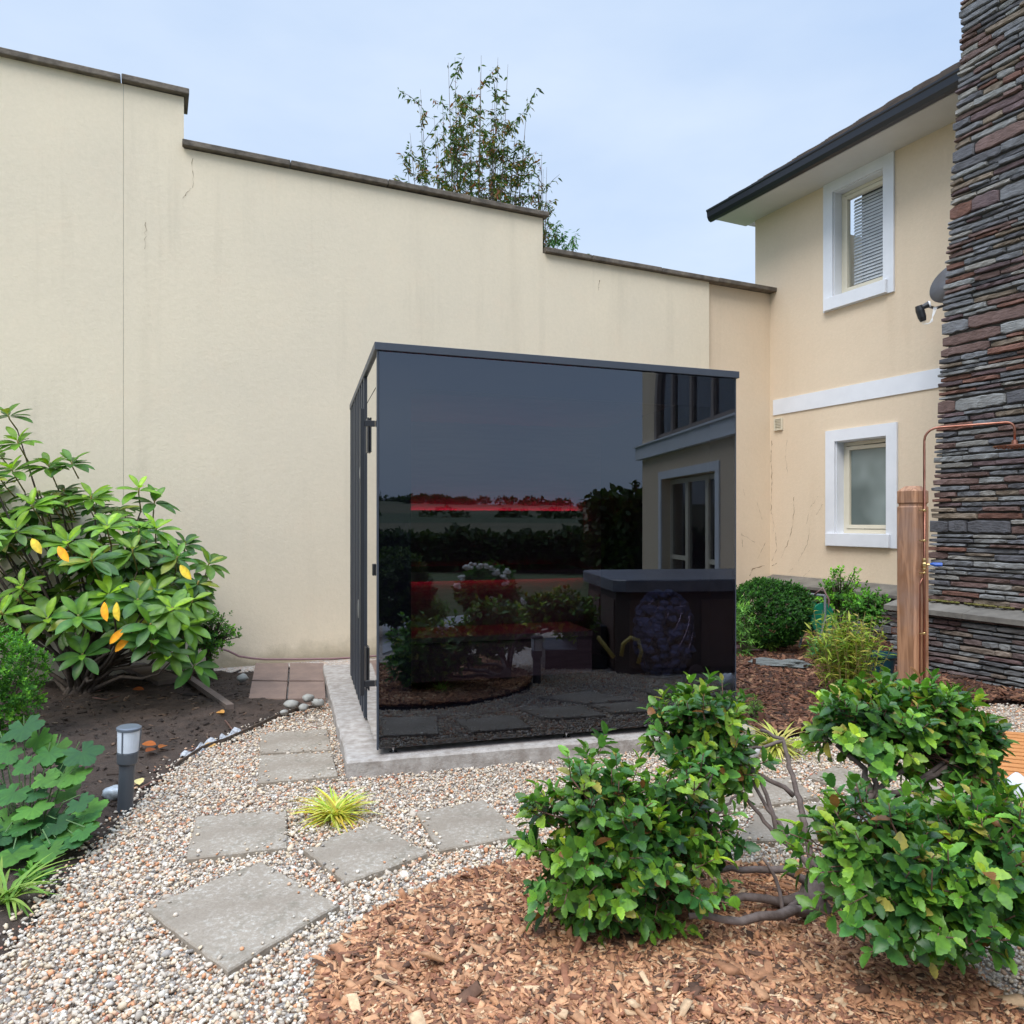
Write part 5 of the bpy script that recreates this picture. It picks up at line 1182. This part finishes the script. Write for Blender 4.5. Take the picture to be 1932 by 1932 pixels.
# ---------------- trees behind the wall
def tree(base, top_z, spread, nstem, nleaf, Lf, cols, label, seed, lean=0, zlow=3.5):
    rr = random.Random(seed); base = np.array(base, float); t = thing('slender_tree', label, 'tree', base); m = MB(); tips = []
    tr = MB(); fork = base+V(0,0,zlow-.9); tr.tube([base, base+V(.02,0,1.5), fork], [.07,.055,.045], 8); tr.build('trunk', M['bark'], t, smooth=True)
    T, AX, NO, SZ, CO = [], [], [], [], []
    for i in range(nstem):
        a = rr.uniform(0,6.28); r = spread*math.sqrt(rr.random()); tp = base+V(r*math.cos(a)+lean, r*math.sin(a), top_z*rr.uniform(.80,1.0) - r*.55)
        pts = [fork, fork*.55+tp*.45+V(r*.25*math.cos(a),r*.25*math.sin(a),-.05), fork*.2+tp*.8+V(r*.1*math.cos(a),0,0), tp]
        m.tube(pts, [.014,.009,.006,.002], 5); segs = [pts]
        for k in range(5):
            f = rr.uniform(.35,.95); p = pts[1]*(1-f)+pts[3]*f; q = p+V(rr.uniform(-.4,.4)*min(1,spread+.3),rr.uniform(-.4,.4)*min(1,spread+.3),rr.uniform(.05,.35)); m.tube([p,(p+q)/2+V(0,0,.03),q],[.006,.004,.002],4); segs.append([p,(p+q)/2,q])
        for k in range(nleaf):
            sg = rr.choice(segs); f = rr.uniform(.15,1); j = min(int(f*(len(sg)-1)), len(sg)-2); g = f*(len(sg)-1)-j; p = sg[j]*(1-g)+sg[j+1]*g+V(rr.gauss(0,.02),rr.gauss(0,.02),rr.gauss(0,.02))
            T.append(p); AX.append(unit(V(rr.gauss(0,1),rr.gauss(0,1),rr.uniform(-1.1,.3)))); NO.append(unit(V(rr.gauss(0,.6),rr.gauss(0,.6),1))); SZ.append(Lf*rr.uniform(.7,1.2)); CO.append(pickw(cols,1,.2)[0])
    m.build('branch', M['bark'], t, smooth=True); leaves('crown','willow',np.array(T),np.array(AX),np.array(NO),np.array(SZ),np.array(CO),M['leafs'],t)
tcol = [((.055,.10,.03),40),((.085,.13,.04),22),((.20,.07,.03),12),((.20,.14,.04),12),((.04,.07,.025),14)]
b1 = P(885,0,12.0); tree((b1[0],b1[1],-.1), 9.0, 1.0, 50, 150, .10, tcol, 'slender reddish green young tree rising above the high wall coping', 51)
b2 = P(1010,0,11.6); tree((b2[0],b2[1],-.1), 7.35, .26, 14, 70, .085, tcol, 'small leafy treetop at the step of the wall coping', 52, zlow=3.6)
b3 = P(1056,0,11.8); tree((b3[0],b3[1],-.1), 6.55, .32, 18, 120, .085, [((.045,.14,.035),40),((.07,.19,.045),30)], 'fresh green treetop showing above the lower coping', 53, zlow=3.6)

# ------------------------------------------------------------------ behind the photographer, seen in the glass
def MV(px, py, Yv): return mir(P(px, py, Yv))
def MG(px, py, z=0): return mir(G(px, py, z))
# house wing
wg = thing('house_wing', 'cream garden wing of the house with arched window, mirrored in the glass', 'house', H(9,0,1.8))
WGD = 1.8; ue = 14.9
def WFr(u, z, d=0): return H(u, z, WGD+d)
du0, du1, dz1 = ue-4.15, ue-1.15, 2.41
ac, ar, asp, asz = ue-3.75, 2.95, 3.55, 3.04
arch = [(ac-ar, asz), (ac-ar, asp)] + [(ac-ar*math.cos(a), asp+ar*math.sin(a)) for a in np.linspace(0, math.pi, 25)[1:-1]] + [(ac+ar, asp), (ac+ar, asz)]
m = MB()
hole_d = (du0+.15, du1-.15, .0, dz1-.15)
sheet(m, WFr, 6.3, ue, -.2, asz, [hole_d], 0, .2)
a_ = hole_d
m.quad(WFr(a_[0],0,0),WFr(a_[0],a_[3],0),WFr(a_[0],a_[3],-.3),WFr(a_[0],0,-.3)); m.quad(WFr(a_[1],0,-.3),WFr(a_[1],a_[3],-.3),WFr(a_[1],a_[3],0),WFr(a_[1],0,0)); m.quad(WFr(a_[0],a_[3],0),WFr(a_[1],a_[3],0),WFr(a_[1],a_[3],-.3),WFr(a_[0],a_[3],-.3))
tops = 7.6
for i in range(len(arch)-1):
    (u0,z0),(u1,z1) = arch[i], arch[i+1]
    if abs(u1-u0) < 1e-6: continue
    m.quad(WFr(u0,z0,0),WFr(u1,z1,0),WFr(u1,tops,0),WFr(u0,tops,0)); 
m.quad(WFr(6.3,asz,0),WFr(ac-ar,asz,0),WFr(ac-ar,tops,0),WFr(6.3,tops,0)); m.quad(WFr(ac+ar,asz,0),WFr(ue,asz,0),WFr(ue,tops,0),WFr(ac+ar,tops,0))
m.quad(WFr(ue,-.2,0),WFr(ue,-.2,-7),WFr(ue,tops,-7),WFr(ue,tops,0)); m.quad(WFr(6.3,-.2,-7),WFr(6.3,-.2,0),WFr(6.3,tops,0),WFr(6.3,tops,-7))
m.quad(WFr(6.3,tops,0),WFr(ue,tops,0),WFr(ue,tops+.6,-3.5),WFr(6.3,tops+.6,-3.5)); m.quad(WFr(6.3,tops+.6,-3.5),WFr(ue,tops+.6,-3.5),WFr(ue,tops,-7),WFr(6.3,tops,-7))
m.build('wall', M['house'], wg)
m = MB(); m.fbox(WFr, 6.3, ue+.12, 2.74, 3.0, .001, .12); m.fbox(WFr, 6.3, ue+.16, 3.0, 3.03, .001, .16); m.build('white_band', M['white'], wg)
m = MB()
ins = [(ac+(u-ac)*.95, (asz if z<=asz+.01 else asp+(z-asp)*.95 if z>asp else z)) for u, z in arch]
for i in range(len(arch)-1):
    (u0,z0),(u1,z1) = arch[i],arch[i+1]; (v0,y0),(v1,y1) = ins[i],ins[i+1]
    m.hexa([WFr(u0,z0,.002),WFr(u1,z1,.002),WFr(u1,z1,-.12),WFr(u0,z0,-.12),WFr(v0,y0,.002),WFr(v1,y1,.002),WFr(v1,y1,-.12),WFr(v0,y0,-.12)])
for u in np.linspace(ac-ar, ac+ar, 7)[1:-1]:
    zz = asp+math.sqrt(max(0,ar*ar-(u-ac)**2))*.97; m.fbox(WFr, u-.05, u+.05, asz+.03, zz, -.10, -.03)
m.fbox(WFr, ac-ar+.1, ac+ar-.1, asz+.035, asz+.12, -.11, -.035); m.fbox(WFr, ac-ar+.15, ac+ar-.15, 4.72, 4.80, -.11, -.034)
w = m.build('arched_window', simple('taupe_frame', (.30,.24,.20), .5), wg)
m = MB(); b = len(m.v); pts = [WFr(u,z,-.08) for u,z in ins]; m.v += [tuple(p) for p in pts]; m.f.append(tuple(reversed(range(len(pts))))); m.build('pane', glassmat('wing_glass',(.5,.55,.6),2.2), w)
m = MB()
m.fbox(WFr,du0,du0+.15,0,dz1,.001,.03); m.fbox(WFr,du1-.15,du1,0,dz1,.001,.03); m.fbox(WFr,du0+.15,du1-.15,dz1-.15,dz1,.001,.03)
w = m.build('french_window', M['white'], wg)
m = MB(); A0, A1 = du0+.15, du1-.15; e=.07
us = [A0, A0+(A1-A0)*.30, A0+(A1-A0)*.66, A1]
for u in us: m.fbox(WFr, max(A0,u-e), min(A1,u+e), .0, dz1-.16, -.24, -.16)
m.fbox(WFr, A0+e, A1-e, dz1-.25, dz1-.16, -.235, -.165); m.fbox(WFr, us[0]+e, us[1]-e, .72, .80, -.235, -.165); m.fbox(WFr, us[2]+e, us[3]-e, .72, .80, -.235, -.165)
m.build('frame', M['pvc'], w); m = MB(); m.quad(WFr(A0,0,-.2),WFr(A1,0,-.2),WFr(A1,dz1-.16,-.2),WFr(A0,dz1-.16,-.2)); m.build('pane', glassmat('wing_glass2',(.5,.52,.52),1.9), w)
m = MB(); m.fbox(WFr, 6.5, ue-.2, -.1, 7.2, -2.2, -2.15); m.build('room_wall', simple('room_grey', (.12,.12,.12), .9), wg)

# hot tub with cover
hb = V(3.52, 2.80, 0)
tub = thing('hot_tub', 'square dark-clad hot tub with grey insulated cover, mirrored in the glass', 'hot tub', hb)
def rbox(mb, c, sx, sy, z0, z1, rz, ch_=.0):
    q = []
    hx, hy = sx/2, sy/2
    for x, y in ((-hx+ch_,-hy),(hx-ch_,-hy),(hx,-hy+ch_),(hx,hy-ch_),(hx-ch_,hy),(-hx+ch_,hy),(-hx,hy-ch_),(-hx,-hy+ch_)): q.append((c[0]+x*math.cos(rz)-y*math.sin(rz), c[1]+x*math.sin(rz)+y*math.cos(rz)))
    mb.prism(q, z0, z1, .01)
ra = math.atan2(HD[1], HD[0])
m = MB(); rbox(m, hb, 1.4, 2.2, 0, .78, ra, .12); m.build('cabinet', simple('brown_cabinet', (.10,.07,.06), .6), tub)
m = MB()
pm_ = simple('panel_brown',(.14,.09,.075),.5)
for k in (-1,1):
    for q_ in (-.5,.5): m = MB(); rbox(m, hb+HD*q_*.6+HN*k*1.105, .50, .02, .06, .70, ra); m.build('panel', pm_, tub)
for q_ in (-.7,0,.7): m = MB(); rbox(m, hb-HD*.705+HN*q_, .02, .6, .06, .70, ra); m.build('panel', pm_, tub)
m = MB(); rbox(m, hb, 1.5, 2.3, .785, .90, ra, .10); m.build('cover', simple('grey_vinyl',(.16,.16,.19),.35,c2=(.22,.22,.25),ns=12), tub)
sb = V(2.53,2.33,0)+HN*.50; st_ = thing('tub_steps', 'two black plastic steps at the hot tub, mirrored in the glass', 'steps', V(sb[0],sb[1],0))
m = MB(); rbox(m, sb, .75, .32, 0, .20, ra); m.build('lower_tread', M['black'], st_); m = MB(); rbox(m, sb-HN*.31, .75, .30, 0, .42, ra); m.build('upper_tread', M['black'], st_)
m = MB(); pts = [MV(px,py,7.1) for px,py in [(1128,1202),(1150,1230),(1158,1240)]]; m.tube(pts,.02,8); pts = [MV(px,py,7.1) for px,py in [(1172,1238),(1176,1215),(1190,1203),(1204,1208),(1210,1230),(1204,1252)]]; m.tube(pts,.02,8)
tag(m.build('yellow_hose', simple('yellow_rubber',(.50,.38,.10),.5), smooth=True), 'loop of yellow hose by the hot tub, mirrored in the glass', 'hose')

# path, hedge, fields, hills
pth = [MG(722,1235),MG(722,1180),MG(870,1162),MG(1100,1156),MG(1100,1168),MG(900,1186),MG(800,1205)]
m = MB(); m.prism([p[:2] for p in (pth if True else pth)], -.02, .012); tag(m.build('garden_path', simple('pale_path',(.42,.42,.44),.9)), kind='structure')
def hedge_line(name, p0, p1, h, w, n, cols, label, cat, seed, L=.10):
    rr = random.Random(seed); T, AX, NO, SZ, CO = [], [], [], [], []
    p0, p1 = np.array(p0), np.array(p1); t = unit(p1-p0); nn = V(-t[1],t[0],0)
    for i in range(n):
        f = rr.random(); hh = h*(1+.25*mnoise.noise(Vector((f*14,seed,0)))+.1*mnoise.noise(Vector((f*60,seed,2)))); z = hh*rr.random()**.6; p = p0+(p1-p0)*f+nn*w*rr.uniform(-.5,.5)+V(0,0,z-.1)
        T.append(p); AX.append(rand_unit(1)[0]); NO.append(rand_unit(1)[0]+V(0,0,.8)); SZ.append(L*rr.uniform(.6,1.3)); CO.append(pickw(cols,1,.25)[0])
    base = (p0+p1)/2; base[2]=-.1; th = thing(name, label, cat, base)
    leaves('foliage','small',np.array(T),np.array(AX),np.array(NO),np.array(SZ),np.array(CO),M['leafs'],th)
    m = MB(); q = [p0-nn*w*.3,p1-nn*w*.3,p1+nn*w*.3,p0+nn*w*.3]; m.prism([k[:2] for k in q], -.1, h*.75); m.build('stem_mass', simple('hedge_core',(.015,.028,.01),1), th)
def VD(px, Yv): q = mir(P(px,HZ,Yv)); q[2]=0; return q
DG = [((.030,.060,.018),30),((.045,.08,.022),25),((.02,.04,.015),25)]
hedge_line('hedge', VD(640,24), VD(1240,22), 1.15, .9, 9000, DG, 'long clipped dark hedge across the garden, mirrored in the glass', 'hedge', 61, .22)
hedge_line('tall_hedge', VD(1135,19), VD(1225,17.5), 2.15, 1.2, 3500, DG, 'tall dark shrubs at the wing corner, mirrored in the glass', 'hedge', 62, .2)
bush('leylandii', 'wide dark bush left of the hydrangea, mirrored in the glass', 'shrub', MV(745,1110,9.5), (.42,.5,.45), 700, 'small', .08, 7, DG, M['leafs'], 63)
hyd = bush('hydrangea', 'white-flowered hydrangea in the border, mirrored in the glass', 'shrub', MV(920,1120,9.5), (.38,.4,.32), 480, 'small', .08, 7, [((.03,.09,.03),30),((.05,.13,.04),20)], M['leafs'], 64)
m = MB(); 
for i,(px,py) in enumerate([(872,1092),(880,1072),(892,1068),(905,1070),(916,1068),(928,1072),(935,1080),(955,1078),(952,1090),(862,1105),(955,1102),(925,1132),(935,1135),(990,1135),(1000,1138)]):
    c = MV(px,py,9.2)
    for k in range(7): m.blob(c+V(rnd.uniform(-.03,.03),rnd.uniform(-.03,.03),rnd.uniform(-.02,.03)), (.028,.028,.022), i*7+k, .2, 6, 4)
m.build('flower_head', simple('white_petal',(.75,.72,.66),.7), hyd)
for i,(px,py,Yv,lab) in enumerate([(800,1130,10.0,'leafy green perennial beside the hydrangea, mirrored in the glass'),(1060,1165,10.5,'golden-leaved plant beyond the tub steps, mirrored in the glass')]):
    c = MV(px,py,Yv); c[2] = .22; bush('border_plant', lab, 'plant', c, (.28,.26,.20), 200, 'narrow', .13, 7, [((.05,.14,.03),30),((.08,.18,.04),20)] if i==0 else [((.28,.26,.05),30)], M['leafs'], 70+i)
# far fields and low hills with tree line
def hills():
    vs, fs = [], []; cen = VD(1000,0.1); n = 80; rows = [0,.25,.5,.8,1.0,1.5]
    for j, f in enumerate(rows):
        for i in range(n+1):
            px = 200+1300*i/n; Yv = 60+240*min(f,1.5); hh = [0,.6,2.5,6.2,7.4,6.0][j]*(1+.12*mnoise.noise(Vector((i*.11,j,3)))) ; hh *= 1.25-.45*(px-700)/600 if 500<px<1400 else 1.2
            q = VD(px, Yv); q[2] = -.12+max(0,hh); vs.append(tuple(q))
    for j in range(len(rows)-1):
        for i in range(n): fs.append((j*(n+1)+i, j*(n+1)+i+1, (j+1)*(n+1)+i+1, (j+1)*(n+1)+i))
    fm, nt, bb, oo = newmat('field_patch'); bb.inputs['Roughness'].default_value=1
    tc = nt.nodes.new('ShaderNodeTexCoord'); vo = N(nt,'ShaderNodeTexVoronoi',Scale=.018); nt.links.new(tc.outputs['Object'],vo.inputs['Vector']); sp_ = nt.nodes.new('ShaderNodeSeparateColor'); nt.links.new(vo.outputs['Color'],sp_.inputs[0])
    nt.links.new(mixc(nt, sp_.outputs[0], (.035,.055,.018), (.11,.09,.045)), bb.inputs['Base Color'])
    o = arr_mesh('hills', np.array(vs), fs, fm, None, True); tag(o, kind='structure')
    T, AX, NO, SZ, CO = [], [], [], [], []; rr = random.Random(5)
    for k in range(150):
        px = rr.uniform(500,1300); f = rr.choice([.45,.8,.98,.98,1.0]); Yv = 60+240*f; h0 = np.interp(f,rows,[0,.6,2.5,6.2,7.4,6.0])*(1.25-.45*(px-700)/600); c = VD(px,Yv); c[2] = h0; R = rr.uniform(1.2,3.0)*(.5+f*.6)
        for _ in range(60): d = rand_unit(1)[0]; d[2] = abs(d[2]); T.append(c+d*R*V(1.2,1.2,.8)); AX.append(rand_unit(1)[0]); NO.append(rand_unit(1)[0]); SZ.append(R*.55); CO.append(pickw(DG,1,.2)[0])
    tv, tf = TPL['small']; s = np.repeat(np.array(SZ).reshape(-1,1),3,1); o = scatter('far_tree_line', tv, tf, frames(np.array(AX),np.array(NO)), np.array(T), s, np.array(CO), M['leafs'])
    tag(o, 'distant dark line of trees on the low hills, mirrored in the glass', 'woodland', kind='stuff')
hills()
